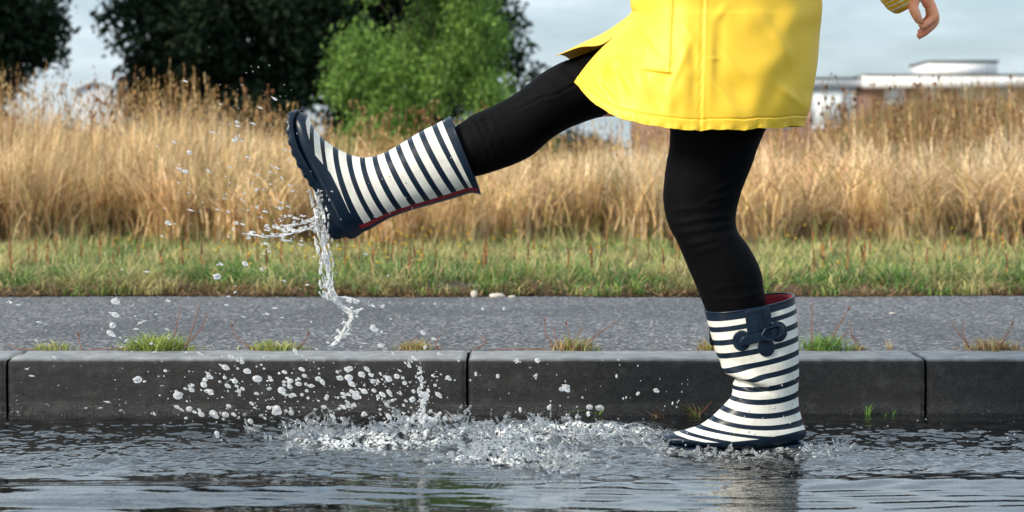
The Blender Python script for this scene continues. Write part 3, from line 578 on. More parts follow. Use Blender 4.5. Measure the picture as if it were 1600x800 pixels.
tuft(85, 553, YW, 130, .030, .055, GR+YE, 'small yellow green weed tuft on the kerb, leftmost of the tufts', twigs=[[(60, 553), (30, 545), (14, 538)], [(128, 553), (124, 535), (122, 523)]])
tuft(246, 553, YW, 420, .058, .075, GR+[(.45, .52, .12)], 'largest bright green grass tuft growing at the back of the kerb', twigs=[[(290, 552), (300, 515), (314, 470)], [(280, 552), (310, 520), (326, 488)], [(262, 550), (275, 515), (282, 480)], [(240, 550), (170, 545), (130, 547)]])
tuft(430, 553, YW, 240, .036, .065, YE+GR, 'low yellow green weed tuft under the falling water stream', twigs=[[(460, 552), (475, 535), (482, 520)], [(400, 552), (372, 530), (362, 508)]])
tuft(650, 553, YW, 190, .036, .045, YE+RD, 'small tuft of yellow and rust leaves by the middle kerb joint', twigs=[[(625, 552), (640, 535), (652, 527)], [(690, 552), (680, 540), (690, 520)], [(740, 554), (760, 535), (752, 526)]])
tuft(895, 553, YW, 230, .045, .055, RD+GR+ST, 'rust red weed tuft with long bare twigs on the kerb left of the standing leg', twigs=[[(870, 552), (852, 520), (851, 500)], [(880, 552), (868, 530), (866, 510)], [(905, 550), (930, 525), (968, 500)], [(895, 550), (903, 525), (912, 508)], [(860, 553), (800, 545), (750, 549)], [(885, 551), (890, 530), (885, 505)]])
tuft(1105, 552, YW, 90, .038, .024, YE+RD, 'small ochre weed tuft on the kerb just left of the planted boot', lean=(.2, 1.0))
tuft(1290, 548, YW, 280, .056, .055, [(.14, .27, .05), (.24, .38, .07), (.20, .32, .12)], 'green leafy weed with bare stems on the kerb just right of the planted boot', twigs=[[(1270, 548), (1268, 510), (1270, 468)], [(1300, 548), (1325, 520), (1348, 545)], [(1290, 547), (1310, 510), (1326, 482)]])
tuft(1340, 548, YW, 40, .02, .02, GR+RD, 'dry sprig with a bent brown twig right of the green leafy weed', twigs=[[(1347, 548), (1332, 528), (1327, 502)]])
tuft(1390, 546, YW, 14, .03, .008, ST, 'single short straw sprig on the kerb before the right joint', lean=(.0, .4))
tuft(1553, 545, YW, 330, .040, .065, ST+RD+[(.4, .42, .12)], 'straw coloured dry tuft on the kerb near the right edge', twigs=[[(1520, 544), (1500, 525), (1487, 502)], [(1515, 544), (1505, 520), (1505, 504)], [(1560, 544), (1575, 520), (1582, 505)]])
YK = .485
tuft(1356, 650, YK, 9, .042, .006, [(.16, .34, .05)], 'little upright green shoot at the water line, right of the planted boot', lean=(.05, .5), z=-.005)
tuft(1392, 650, YK, 12, .03, .02, [(.10, .22, .05)], 'low spreading green sprout at the foot of the kerb left of the right joint', lean=(.8, 2.0), z=-.003)
tuft(1085, 648, YK, 16, .045, .02, [(.18, .34, .06), (.30, .20, .08)], 'green and brown sprout at the foot of the kerb above the boot toe', lean=(.3, 1.4), z=-.004, twigs=[[(1090, 648), (1105, 635), (1118, 622)]])
tuft(1030, 648, YK, 12, .035, .02, RD, 'rusty dry sprig at the foot of the kerb left of the planted boot', lean=(.3, 1.6), z=-.004)
tuft(925, 650, YK, 5, .03, .02, [(.22, .44, .06)], 'tiny green leaf floating at the foot of the kerb left of the planted leg', lean=(1.2, 2.4), z=0.002, wid=(.005, .008))
LB_ = Bag(); n = 170; x = rng.uniform(-1.5, 1.5, n); y = .69+np.abs(rng.normal(0, .05, n))+(rng.random(n) < .25)*rng.uniform(0, 1.8, n)
V, F, cc, _ = blades(np.stack([x, y, np.full(n, .1245)], -1), rng.uniform(.002, .006, n), rng.uniform(3, 8, n), rng.uniform(0, 6.28, n), rng.uniform(.0015, .004, n), pick([(.30, .17, .09), (.45, .33, .18), (.10, .06, .03), (.15, .2, .05)], n), 2); LB_.add(V, F, cc)
n = 60; x = rng.uniform(-1.4, 1.4, n); V, F, cc, _ = blades(np.stack([x, .69+.02*rng.random(n), np.full(n, .125)], -1), rng.uniform(.004, .010, n), rng.uniform(3, 7, n), rng.choice([0, 3.14], n)+rng.normal(0, .3, n), rng.uniform(.001, .0022, n), pick([(.42, .26, .13), (.30, .15, .08)], n), 4); LB_.add(V, F, cc)
tag(link('leaf_litter', LB_.mesh('leaf_litter', False), MG), 'scattered brown bits and straws lying along the back of the kerb', 'litter', kind='stuff')
M = Mat('pebble_stone', Roughness=.7); M.color(M.ramp(M.noise(40, 5), [(.3, (.38, .33, .27)), (.7, (.62, .58, .50))])); M.bump(M.noise(90), .4, .003); MPEB = M.m
for px, py, Y, rx, ry, rz, lab in ((777, 461, 2.53, .026, .018, .010, 'flat cream pebble lying at the far edge of the footpath'), (741, 456, 2.57, .012, .01, .014, 'small pinkish stone in the grass edge left of the cream pebble'), (800, 461, 2.53, .014, .01, .005, 'thin pale stone chip right of the cream pebble'), (1395, 489, 1.85, .012, .006, .003, 'small straw coloured chip lying on the footpath on the right')):
    J = ICO_V.copy(); J *= 1+.28*perlin(J[:, 0]*1.4+px, J[:, 1]*1.4, J[:, 2]*1.4)[:, None]
    p = P(px, py, Y); J = J*[rx, ry, rz]+[p[0], Y, .121+rz*.6]; link('pebble', npmesh('pebble', J, ICO_F), MPEB, label=lab, cat='pebble')

# ------------------------------------------------------------------ the walker
person = empty('person', (0.42, 0, 0), label='person in yellow raincoat, black leggings and striped wellingtons kicking up puddle water', cat='person')
def pairs3d(rows):
    """rows: Fx,Fy,Bx,By,halfwidth,sag,Ycentre,tilt -> arrays"""
    A = np.array(rows, float); Fp = np.array([P(r[0], r[1], r[6]) for r in A]); Bp = np.array([P(r[2], r[3], r[6]) for r in A]); return Fp, Bp, A[:, 4], A[:, 5], A[:, 7]
def loft(rows, nt=200, nphi=120, power=1.0, tmax=None, t=None):
    Fp, Bp, hw, sag, tilt = pairs3d(rows); m = len(rows)
    t = np.linspace(0, m-1, nt) if t is None else t
    Fq, Bq = crm(Fp, t), crm(Bp, t); hw, sag, tilt = crm(hw, t), crm(sag, t), crm(tilt, t)
    Cn = (Fq+Bq)/2; half = (Fq-Bq)/2; dt = np.gradient(Cn, axis=0); dt /= np.maximum(np.linalg.norm(dt, axis=1, keepdims=True), 1e-9)
    phi = np.arange(nphi)/nphi*2*np.pi; c, s = np.cos(phi), np.sin(phi)
    cs = np.sign(c)*np.abs(c)**power; ss = np.sign(s)*np.abs(s)**power
    V = Cn[:, None]+half[:, None]*cs[None, :, None]+np.stack([0*hw, hw, hw*tilt], -1)[:, None]*ss[None, :, None]+dt[:, None]*(sag[:, None]*(s**2)[None, :])[..., None]
    return V, t, phi
# --- leggings: both legs and the hips grown together
RY, SY = .085, -.055
raised = [(690, 212, 702, 282, .040, 0, RY, 0), (722, 190, 738, 277, .048, 0, RY, 0), (738, 180, 760, 272, .052, 0, RY, 0), (770, 166, 800, 258, .057, 0, RY, 0), (800, 150, 832, 242, .060, 0, RY, 0), (820, 135, 866, 214, .061, 0, RY, 0), (848, 113, 906, 193, .066, 0, RY, 0), (882, 95, 948, 181, .074, 0, RY, 0), (930, 78, 1010, 180, .082, 0, RY, 0), (985, 52, 1070, 178, .086, 0, RY-.005, 0), (1040, 0, 1150, 165, .088, 0, RY-.01, 0), (1060, -60, 1230, 100, .08, 0, RY-.02, 0)]
standing = [(1108, 540, 1215, 532, .040, 0, SY, 0), (1107, 505, 1200, 498, .045, 0, SY, 0), (1100, 478, 1196, 468, .052, 0, SY, 0), (1089, 450, 1192, 446, .057, 0, SY, 0), (1076, 420, 1186, 420, .061, 0, SY, 0), (1061, 385, 1172, 390, .062, 0, SY, 0), (1044, 350, 1153, 360, .060, 0, SY, 0), (1037, 318, 1150, 335, .061, 0, SY, 0), (1037, 290, 1158, 300, .066, 0, SY, 0), (1041, 255, 1172, 264, .072, 0, SY, 0), (1046, 215, 1186, 225, .080, 0, SY-.005, 0), (1045, 150, 1210, 170, .086, 0, SY-.01, 0), (1040, 60, 1245, 90, .09, 0, SY-.01, 0), (1050, -30, 1255, 10, .09, 0, SY, 0)]
def closed_loft(rows, nt, nphi, bag):
    V, t, phi = loft(rows, nt, nphi); c0, c1 = V[0].mean(0), V[-1].mean(0); n = nt*nphi
    VV = np.vstack([V.reshape(-1, 3), c0, c1]); F = grid_faces(nt, nphi, True); j = np.arange(nphi); j2 = (j+1) % nphi
    bag.add(VV, [F[:, ::-1], np.stack([j, j2, np.full(nphi, n)], -1)[:, ::-1], np.stack([(nt-1)*nphi+j2, (nt-1)*nphi+j, np.full(nphi, n+1)], -1)[:, ::-1]])
B = Bag(); closed_loft(raised, 90, 64, B); closed_loft(standing, 110, 64, B)
B.add(ICO_V*[.125, .165, .13]+P(1148, 20, 0), ICO_F); B.add(ICO_V*[.11, .15, .14]+P(1148, -60, 0), ICO_F)
me = remesh(B.mesh('leggings'), .0042, 4); V = getco(me); Nn = getno(me); px, py = to_px(V)
def ridge(px, py, a, b, w, amp, endfade=.25):
    """signed fold along segment a-b in photo pixels, gaussian across"""
    a, b = np.array(a, float), np.array(b, float); d = b-a; L2 = d@d; t = ((px-a[0])*d[0]+(py-a[1])*d[1])/L2
    dist = np.abs((px-a[0])*d[1]-(py-a[1])*d[0])/math.sqrt(L2); f = smooth01(t, -.02, endfade)*(1-smooth01(t, 1-endfade, 1.02))
    return amp*np.exp(-(dist/w)**2)*f
off = .0016*fbm(px/55, py/70, V[:, 1]*9)
for i, (a, b, w_, am) in enumerate([((1040, 330), (1152, 318), 5, .003), ((1046, 350), (1150, 336), 4, .004), ((1050, 366), (1156, 352), 4.5, .004), ((1060, 385), (1160, 366), 4.5, .003), ((1090, 320), (1155, 300), 4, .003), ((1100, 300), (1165, 275), 5, .0025), ((1075, 400), (1150, 372), 5, .002),
        ((1092, 455), (1194, 440), 5, .0015), ((1095, 470), (1196, 458), 4, .002), ((735, 178), (765, 262), 4, .004), ((746, 172), (778, 262), 4, .0035), ((728, 190), (745, 250), 3, .003), ((759, 168), (785, 235), 4, .002),
        ((812, 140), (850, 150), 5, .003), ((838, 120), (880, 145), 5, .003), ((862, 104), (905, 135), 5, .003), ((880, 97), (925, 110), 5, .003), ((850, 130), (885, 118), 5, .002)]): 
    off += ridge(px+4*perlin(py/14, i*3.3), py+5*perlin(px/22, i*1.7), a, b, w_*.8, am*.62)
seam = np.abs(py-np.interp(px, [740, 770, 800, 830, 860, 890, 920, 950], [197, 184, 176, 160, 150, 138, 124, 114])+1.5*np.sin(px/7)); onr = (px < 960)*(px > 745)*(V[:, 1] < RY)*(py < 210)
off -= .0022*np.exp(-(seam/1.6)**2)*onr; off += .0012*np.exp(-((seam-4)/2.5)**2)*onr
setco(me, V+Nn*off[:, None]); link('leggings', me, MLEG, person)

# --- boots
def boot(rows, fox, back0, backw, sideb, nt=330, nphi=200, fold=None):
    m = len(rows); t = np.linspace(-.42, m-1, nt)
    # rows extended by one so that the rim lies before stripe 0
    r0 = np.array(rows[0], float); r1 = np.array(rows[1], float); ext = [tuple(r0+(r0-r1)*.5)]+[tuple(r) for r in rows]
    tt = np.where(t < 0, (t+.5)*2, t+1)
    V, _, phi = loft(ext, nt, nphi, .94, t=tt)
    stripe = np.repeat(t[:, None], nphi, 1)
    if fold is not None: V = fold(V, t, phi)
    flat = V.reshape(-1, 3); px, py = to_px(flat)
    bs = np.abs(((phi-back0+np.pi) % (2*np.pi))-np.pi)/backw; bs = np.repeat(bs[None], nt, 0)
    tip = V[-1].mean(0); n = nt*nphi; F = grid_faces(nt, nphi, True); j = np.arange(nphi); j2 = (j+1) % nphi
    cap = np.stack([(nt-1)*nphi+j2, (nt-1)*nphi+j, np.full(nphi, n)], -1)
    attrs = {'stripe': np.append(stripe.ravel(), t[-1]), 'foxing': np.append(fox(px, py), 1), 'backseam': np.append(bs.ravel(), 9)}
    me = npmesh('boot', np.vstack([flat, tip]), [F[:, ::-1], cap[:, ::-1]], attrs=attrs)
    o = link('boot', me, MBOOT, person)
    # lining and rolled rim
    ring = V[0]; c = ring.mean(0); ax = V[6].mean(0)-c; ax /= np.linalg.norm(ax); Q = []
    for k_, s_ in ((0, .975), (0, .95), (8, .93), (20, .93), (40, .92), (62, .90), (80, .85)): Q.append(V[k_].mean(0)+(V[k_]-V[k_].mean(0))*s_)
    Q = np.array(Q); link('lining', npmesh('lining', Q.reshape(-1, 3), grid_faces(7, nphi, True)), MRED, o)
    V2 = []; a = np.arange(10)/10*2*np.pi
    nrm = (ring-c); nrm /= np.linalg.norm(nrm, axis=1, keepdims=True)
    V2 = (c+(ring-c)*.984)[:, None]+.0026*(np.cos(a)[None, :, None]*nrm[:, None]+np.sin(a)[None, :, None]*ax*.9)
    V2 = np.vstack([V2.reshape(-1, 3)]); F2 = grid_faces(nphi, 10, True); jj = np.arange(10); F3 = np.stack([(nphi-1)*10+jj, jj, (jj+1) % 10, (nphi-1)*10+(jj+1) % 10], -1)
    link('rim', npmesh('rim', V2, np.vstack([F2, F3])), MNAVY, o)
    return o, V
def solebuild(rows, parent, tread=.003):
    """rows: inner px,py, outer px,py, halfwidth, Y ; lofted rounded-rectangle"""
    A = np.array(rows, float); t = np.linspace(0, len(A)-1, 150); q = np.array([np.concatenate([P(r[0], r[1], r[5]), P(r[2], r[3], r[5]), [r[4]]]) for r in A]); q = crm(q, t)
    I, O, hw = q[:, :3], q[:, 3:6], q[:, 6]; d = (O-I); L_ = np.linalg.norm(d, axis=1, keepdims=True); d = d/L_
    k = (np.sin(np.arange(150)*1.05) > 0)*tread; O = O+d*k[:, None]*(np.arange(150) > 6)[:, None]; mid = (I+O)/2; hh = np.linalg.norm(O-I, axis=1)/2
    phi = np.arange(28)/28*2*np.pi; c, s = np.cos(phi), np.sin(phi); c = np.sign(c)*np.abs(c)**.35; s = np.sign(s)*np.abs(s)**.35
    V = mid[:, None]+d[:, None]*(hh[:, None]*c)[..., None]+np.array([0, 1, 0])*(hw[:, None]*s)[..., None]
    n = 150*28; VV = np.vstack([V.reshape(-1, 3), V[0].mean(0), V[-1].mean(0)]); j = np.arange(28); j2 = (j+1) % 28
    me = npmesh('sole', VV, [grid_faces(150, 28, True), np.stack([j, j2, np.full(28, n)], -1), np.stack([149*28+j2, 149*28+j, np.full(28, n+1)], -1)]); link('sole', me, MNAVY, parent)
# planted boot
SB = -.06
st = [(1103, 494, 1242, 468, .062, 0, SB, .10), (1108, 513, 1244, 483, .062, 0, SB, .08), (1113, 534, 1246, 504, .062, 0, SB, .06), (1120, 554, 1247, 526, .061, .001, SB, .04), (1133, 573, 1248, 547, .059, .002, SB, .02), (1143, 589, 1248, 569, .056, .004, SB, 0), (1145, 604, 1248, 590, .053, .007, SB, 0), (1142, 620, 1247, 613, .050, .009, SB, 0),
      (1128, 636, 1249, 637, .048, .012, SB, 0), (1111, 652, 1254, 657, .048, .012, SB, 0), (1091, 665, 1257, 683, .049, .006, SB, 0), (1066, 673, 1210, 699, .050, .004, SB, 0), (1046, 677, 1130, 700, .046, .0, SB, 0), (1036, 682, 1060, 696, .028, .0, SB, 0), (1034, 686, 1042, 692, .010, 0, SB, 0)]
def fox_s(px, py): return py-np.interp(px, [1030, 1046, 1056, 1075, 1100, 1130, 1190, 1230, 1257], [655, 668, 679, 686, 691, 692, 686, 678, 671])
def fold_s(V, t, phi):
    px = (V[..., 0]*FPX/(CAMD+V[..., 1])+800); py = HOR+(CAMZ-V[..., 2])*FPX/(CAMD+V[..., 1]); near = np.sin(phi) < .3
    # collapsed ankle fold running down from the shin
    k = np.clip((px-1135)/(1195-1135), 0, 1.2); line = 583+(606-583)*k**.9; f = np.exp(-((py-line-4)/5)**2)*(1-smooth01(px, 1175, 1215))*smooth01(px, 1120, 1140)
    g_ = np.exp(-((py-line+9)/9)**2)*(1-smooth01(px, 1175, 1220))
    V = V.copy(); V[..., 1] += (.012*f-.007*g_)*near[None, :]*1.0; V[..., 0] += (.008*f-.006*g_)*(1-smooth01(px, 1140, 1175)); V[..., 2] -= .006*g_*(1-smooth01(px, 1160, 1210))
    return V
bs, VS = boot(st, fox_s, np.pi+.10, .10, 0, fold=fold_s)
solebuild([(1040, 690, 1041, 698, .014, SB), (1050, 692, 1051, 703, .030, SB), (1080, 695, 1080, 707, .040, SB), (1120, 697, 1120, 710, .042, SB), (1165, 697, 1165, 709, .034, SB), (1190, 695, 1190, 710, .032, SB), (1198, 693, 1198, 722, .032, SB), (1225, 692, 1225, 724, .033, SB), (1246, 690, 1246, 724, .028, SB), (1254, 690, 1254, 722, .014, SB)], bs)
# raised boot
RB = .085
rt = [(695, 186, 746, 303, .060, 0, RB, 0), (679, 195, 736, 302, .060, .003, RB, 0), (658, 205, 716, 308, .060, .004, RB, 0), (640, 216, 695, 314, .059, .004, RB, 0), (622, 227, 674, 320, .058, .004, RB, 0), (604, 237, 652, 326, .056, .004, RB, 0), (586, 244, 630, 333, .053, .006, RB, 0), (567, 246, 609, 341, .050, .008, RB, 0),
      (546, 241, 591, 351, .048, .009, RB, 0), (525, 231, 572, 361, .048, .010, RB, 0), (504, 216, 540, 370, .049, .006, RB, 0), (489, 197, 500, 300, .050, .004, RB, 0), (479, 180, 470, 246, .046, .0, RB, 0), (468, 175, 456, 205, .030, 0, RB, 0), (460, 175, 454, 186, .010, 0, RB, 0)]
def fox_r(px, py): return np.interp(py, [150, 172, 190, 207, 225, 243, 270, 300, 330, 354, 364, 380], [476, 477, 477.5, 480, 486, 493, 516, 531, 545, 561, 574, 590])-px
br_, VR = boot(rt, fox_r, np.pi+.26, .34, 0)
solebuild([(470, 171, 461, 172, .014, RB), (465, 178, 453, 179, .032, RB), (463, 196, 451, 200, .044, RB), (470, 226, 458, 233, .050, RB), (486, 258, 473, 266, .048, RB), (501, 284, 490, 293, .041, RB), (510, 299, 501, 307, .038, RB), (512, 302, 503, 309, .038, RB), (513, 303, 494, 313, .038, RB), (514, 306, 495, 316, .038, RB), (524, 325, 502, 336, .038, RB), (536, 347, 513, 360, .036, RB), (544, 360, 519, 371, .030, RB), (550, 367, 528, 374, .018, RB)], br_, .0028)
# strap, gusset and buckle of the planted boot, wrapped on its surface
bv = BVHTree.FromPolygons([Vector(v) for v in VS.reshape(-1, 3)], [tuple(int(q) for q in f) for f in grid_faces(*VS.shape[:2], True)])
camp = Vector((0, -CAMD, CAMZ))
def hit(px, py):
    d = (Vector(P(px, py, 0))-camp).normalized(); h = bv.ray_cast(camp, d)
    return (h[0], h[1]) if h[0] else (Vector(P(px, py, SB-.06)), Vector((0, -1, 0)))
def patch(name, poly, th, parent, mat=MNAVY, lift=.0, rings=8, n=64, bevel=.3):
    poly = np.array(poly, float); q = crm(np.vstack([poly, poly[:1]]), np.linspace(0, len(poly), n+1)[:-1]) if len(poly) > 8 else None
    if q is None:
        seg = np.vstack([poly, poly[:1]]); tt = np.linspace(0, len(poly), n+1)[:-1]; q = np.array([seg[int(a)]*(1-(a % 1))+seg[int(a)+1]*(a % 1) for a in tt])
    c = q.mean(0); V = []; prof = [(1.0, -.4), (1.0, .55), (.97, .85), (.92, 1.0)]+[(r_, 1.0) for r_ in np.linspace(.8, .05, rings)]
    for s_, h_ in prof:
        for a in q:
            p = c+(a-c)*s_; hp, hn = hit(*p)
            if hn.y > 0: hn = -hn
            V.append(np.array(hp)+np.array(hn)*(h_*th+lift))
    V.append(np.array(V[-n:]).mean(0)); V = np.array(V); m = len(prof); F = grid_faces(m, n, True); j = np.arange(n); j2 = (j+1) % n
    return link(name, npmesh(name, V, [F, np.stack([(m-1)*n+j, (m-1)*n+j2, np.full(n, m*n)], -1)[:, ::-1]]), mat, parent)
def circ(cx, cy, rx, ry, n=16): return [(cx+rx*math.cos(a), cy+ry*math.sin(a)) for a in np.arange(n)/n*2*np.pi]
patch('gusset', [(1163, 482), (1203, 474), (1205, 515), (1168, 524)], .0025, bs)
patch('gusset_fold', [(1181, 478), (1186, 477), (1194, 516), (1188, 518)], .006, bs)
patch('gusset_fold', [(1197, 475), (1202, 474), (1205, 508), (1199, 512)], .005, bs)
patch('tab', circ(1159, 532, 14, 16), .004, bs); patch('tab', circ(1215, 518, 14, 16), .004, bs); patch('tab', circ(1197, 543, 13, 14), .004, bs)
strap = patch('strap', [(1160, 526), (1185, 519), (1206, 512), (1219, 508), (1223, 515), (1221, 524), (1205, 528), (1186, 534), (1160, 540), (1155, 534)], .0055, bs, lift=.003)
fr = []
ang = np.linspace(0, 2*np.pi, 40, endpoint=False); hexa = np.array([(1187, 523), (1193, 512), (1212, 506), (1218, 509), (1220, 522), (1214, 528), (1198, 533), (1190, 531)], float)
seg = np.vstack([hexa, hexa[:1]]); cc_ = hexa.mean(0); V = []; n = 64
q = np.array([seg[int(a)]*(1-(a % 1))+seg[int(a)+1]*(a % 1) for a in np.linspace(0, 8, n+1)[:-1]])
for s_, h_ in ((1.0, .006), (1.0, .0125), (.95, .014), (.72, .014), (.66, .012), (.66, .006)):
    for a in q:
        hp, hn = hit(*(cc_+(a-cc_)*s_)); hn = -hn if hn.y > 0 else hn; V.append(np.array(hp)+np.array(hn)*h_)
bk = link('buckle', npmesh('buckle', np.array(V), grid_faces(6, n, True)), MNAVY, bs)
patch('prong', [(1201, 516), (1207, 514), (1210, 526), (1204, 528)], .002, bk.parent, lift=.010, n=24)

def beads(VV, n_, ymin, ymax, parent):
    g = VV.reshape(-1, 3); px, py = to_px(g); ok = np.where((py > ymin) & (py < ymax) & (g[:, 1] < np.median(g[:, 1])))[0]; cen = VV.mean(1)
    for i in rng.choice(ok, n_):
        c_ = cen[i//VV.shape[1]]; nn = g[i]-c_; nn /= np.linalg.norm(nn); q = rng.uniform(.0008, .0020)
        o = bpy.data.objects.new('water_bead', beadme); C.objects.link(o); o.parent = parent; o.matrix_parent_inverse = parent.matrix_world.inverted(); o.location = g[i]+nn*q*.2; o.scale = (q, q, q*rng.uniform(1, 1.8))
beadme = npmesh('water_bead', ICO1_V, ICO1_F); beadme.materials.append(MSPL); bpy.context.view_layer.update()
beads(VS, 40, 590, 690, bs); beads(VR, 34, 170, 372, br_)
# --- raincoat
YN = dict()
rowsN = {
 'H': [(897,125,-.075),(916,149,-.11),(943,171,-.145),(985,190,-.175),(1040,200,-.20),(1098,204,-.205),(1155,203,-.20),(1212,200,-.17),(1248,198,-.095),(1256,197,0)],
 'L2': [(917,100,-.05),(932,118,-.10),(958,134,-.135),(995,145,-.168),(1048,151,-.197),(1104,153,-.203),(1162,152,-.197),(1222,150,-.167),(1262,148,-.09),(1269,147,0)],
 'L': [(941,73,-.02),(953,86,-.075),(974,95,-.12),(1005,100,-.155),(1055,102,-.19),(1110,104,-.196),(1167,103,-.19),(1228,101,-.16),(1270,100,-.085),(1277,99,0)],
 'J': [(969,45,.0),(976,50,-.05),(990,53,-.10),(1018,53,-.142),(1063,52,-.178),(1115,52,-.187),(1171,52,-.18),(1232,50,-.15),(1274,50,-.08),(1282,50,0)],
 'J2': [(987,20,.0),(990,22,-.05),(1003,24,-.10),(1028,24,-.142),(1068,24,-.174),(1118,24,-.182),(1174,24,-.175),(1234,24,-.146),(1277,24,-.08),(1284,24,0)],
 'K': [(985,0,.0),(988,0,-.05),(1003,0,-.10),(1030,0,-.14),(1072,0,-.17),(1120,0,-.177),(1176,0,-.17),(1235,0,-.143),(1277,0,-.078),(1284,0,0)]}
rowsF = {
 'H': [(1249,199,.09),(1200,199,.17),(1110,197,.21),(1030,187,.225),(965,160,.22),(918,122,.20),(890,92,.165),(876,84,.11),(868,86,.03)],
 'L2': [(1262,150,.09),(1215,150,.16),(1130,148,.19),(1060,140,.205),(1000,116,.205),(950,84,.19),(920,68,.155),(908,67,.10),(904,73,.03)],
 'L': [(1270,101,.085),(1222,101,.15),(1145,100,.185),(1080,94,.195),(1025,82,.19),(975,64,.17),(947,53,.14),(938,54,.085),(940,68,.012)],
 'J': [(1274,50,.08),(1228,50,.145),(1155,50,.178),(1095,50,.183),(1045,48,.17),(1000,40,.145),(976,33,.10),(968,34,.055),(970,42,.004)],
 'J2': [(1277,24,.08),(1232,24,.142),(1160,24,.174),(1105,24,.178),(1055,24,.165),(1015,23,.135),(993,20,.09),(987,18,.045),(987,19,.002)],
 'K': [(1277,0,.078),(1233,0,.14),(1165,0,.17),(1110,0,.174),(1062,0,.16),(1020,0,.13),(994,0,.09),(986,0,.045),(985,0,.002)]}
rings = []
for z, sx, sy, cx in ((1.455, .20, .30, 1120), (1.44, .30, .42, 1125), (1.39, .62, .90, 1130), (1.28, .90, 1.0, 1132), (1.12, .92, .95, 1134), (.99, .96, .98, 1134)):
    k = np.array([P(*q) for q in rowsN['K']+rowsF['K']]); c = np.array([P(1134, 0, 0)[0], 0, 0]); cc_ = np.array([P(cx, 0, 0)[0], 0, 0])
    r_ = k.copy(); r_[:, 0] = cc_[0]+(k[:, 0]-c[0])*sx; r_[:, 1] = k[:, 1]*sy; r_[:, 2] = z; rings.append(r_)
for k in ('K', 'J2', 'J', 'L', 'L2', 'H'): rings.append(np.array([P(*q) for q in rowsN[k]+rowsF[k]]))
RG = np.array(rings)                                            # (12, 19, 3)
nu, tv = 460, np.concatenate([np.linspace(0, 5.8, 50), np.linspace(5.83, 11, 330)])
Sv = crm(RG, tv); Sv = np.moveaxis(Sv, 1, 0); S = crm(Sv, np.linspace(0, 18, nu))     # (nu, nv, 3)
nv = len(tv); V = S.reshape(-1, 3); F = grid_faces(nu, nv); Nn = vnormals(V, F); px, py = to_px(V)
cen = np.array([.42, 0, 0]); sgn = np.sign(np.sum(Nn[:, :2]*(V[:, :2]-cen[:2]), axis=1).mean()); Nn *= sgn
near = np.repeat((np.linspace(0, 18, nu) < 9.3)[:, None], nv, 1).ravel(); tq = np.repeat(tv[None], nu, 0).ravel()
inz = smooth01(tq, 5.6, 6.2)
off = inz*.0040*fbm(px/110+3, py/170, V[:, 1]*2, 2)
def fo_(a, b, w_, am, ef=.48): return ridge(px, py, a, b, w_*1.15, am*.62, ef)*near
folds = [((1090, 40), (1035, 165), 5, .004), ((1002, 40), (1040, 95), 4, .003), ((1112, 60), (1168, 130), 5, .004), ((1110, 120), (1150, 170), 4, .003), ((1180, 10), (1245, 110), 7, .005), ((1200, 120), (1262, 175), 6, .004), ((955, 90), (990, 150), 4, .005), ((925, 120), (965, 165), 4, .004), ((950, 80), (930, 150), 9, .010), ((962, 78), (975, 186), 11, -.008), ((985, 75), (1012, 170), 13, .010), ((1000, 125), (1060, 195), 12, -.006), ((955, 70), (1000, 40), 8, .010), ((945, 98), (1005, 65), 7, .006), ((940, 118), (985, 90), 6, -.005),
         ((1068, 20), (1072, 200), 9, .005), ((1082, 20), (1086, 195), 6, -.004), ((1112, 10), (1108, 200), 8, .006), ((1128, -20), (1120, 150), 9, -.005), ((1112, 40), (1140, 0), 6, .005), ((1100, 90), (1065, 30), 6, .005),
         ((1040, 190), (1062, 120), 10, .007), ((1062, 190), (1048, 125), 8, -.005), ((1150, 150), (1250, 30), 26, .012), ((1140, 180), (1160, 110), 20, -.010), ((1185, 190), (1262, 60), 16, -.006), ((1215, 60), (1265, 0), 16, .010), ((1150, 20), (1210, 40), 22, .009), ((1160, 100), (1240, 60), 14, -.005),
         ((1010, 120), (1045, 110), 9, .004), ((1255, 195), (1262, 140), 7, .006), ((1000, 10), (1003, 70), 9, .005), ((1130, 130), (1155, 195), 10, .005), ((1222, 198), (1232, 120), 14, .006), ((1172, 200), (1185, 120), 14, .005), ((1104, 92), (1130, 92), 3, .002), ((1090, 130), (1075, 100), 6, .004)]
for a, b, w_, am in folds: off += fo_(a, b, w_, am)
# side seam, pocket welt, hem stitching: small raised and sunk lines
def line(a, b, w_, am): return ridge(px, py, a, b, w_, am, .02)*near
off += line((1094, 206), (1101, -60), 1.3, -.0016)+line((1098.5, 206), (1105.5, -60), 1.6, .0012)+line((1091, 206), (1098, -60), 1.2, -.0010)
off += line((1056, -60), (1048, 117), 1.3, -.0018)+line((1052, -60), (1044.5, 113), 1.3, .0015)+line((1049, 117), (1004, 111), 1.3, -.0018)+line((1047, 113), (1006, 108), 1.3, .0012)
pk = smooth01(px, 1004, 1006)*(1-smooth01(px, 1050, 1053))*(1-smooth01(py, 112, 115))*near; off += .0014*pk*smooth01(tq, 5.6, 6.2)
hemd = (11-tq); off += np.where(near, -.0013*np.exp(-((hemd-.34)/.028)**2)+.0006*(hemd < .32)+.0007*perlin(px/6, 2.2)*(hemd < .3), 0)
off += .0018*np.sin(px/4.5+2*perlin(px/15, 1.1))*np.exp(-(hemd/.12)**2)*near
wv_ = fbm(px/30, 7.7)*near; V = V+Nn*off[:, None]; V[:, 2] += .0035*wv_*np.exp(-(hemd/.6)**2)
me = npmesh('raincoat', V, F if sgn > 0 else F[:, ::-1]); coat = link('raincoat', me, MCOAT, person, label='glossy yellow hip length raincoat')
sm = coat.modifiers.new('thickness', 'SOLIDIFY'); sm.thickness = .0016; sm.offset = -1

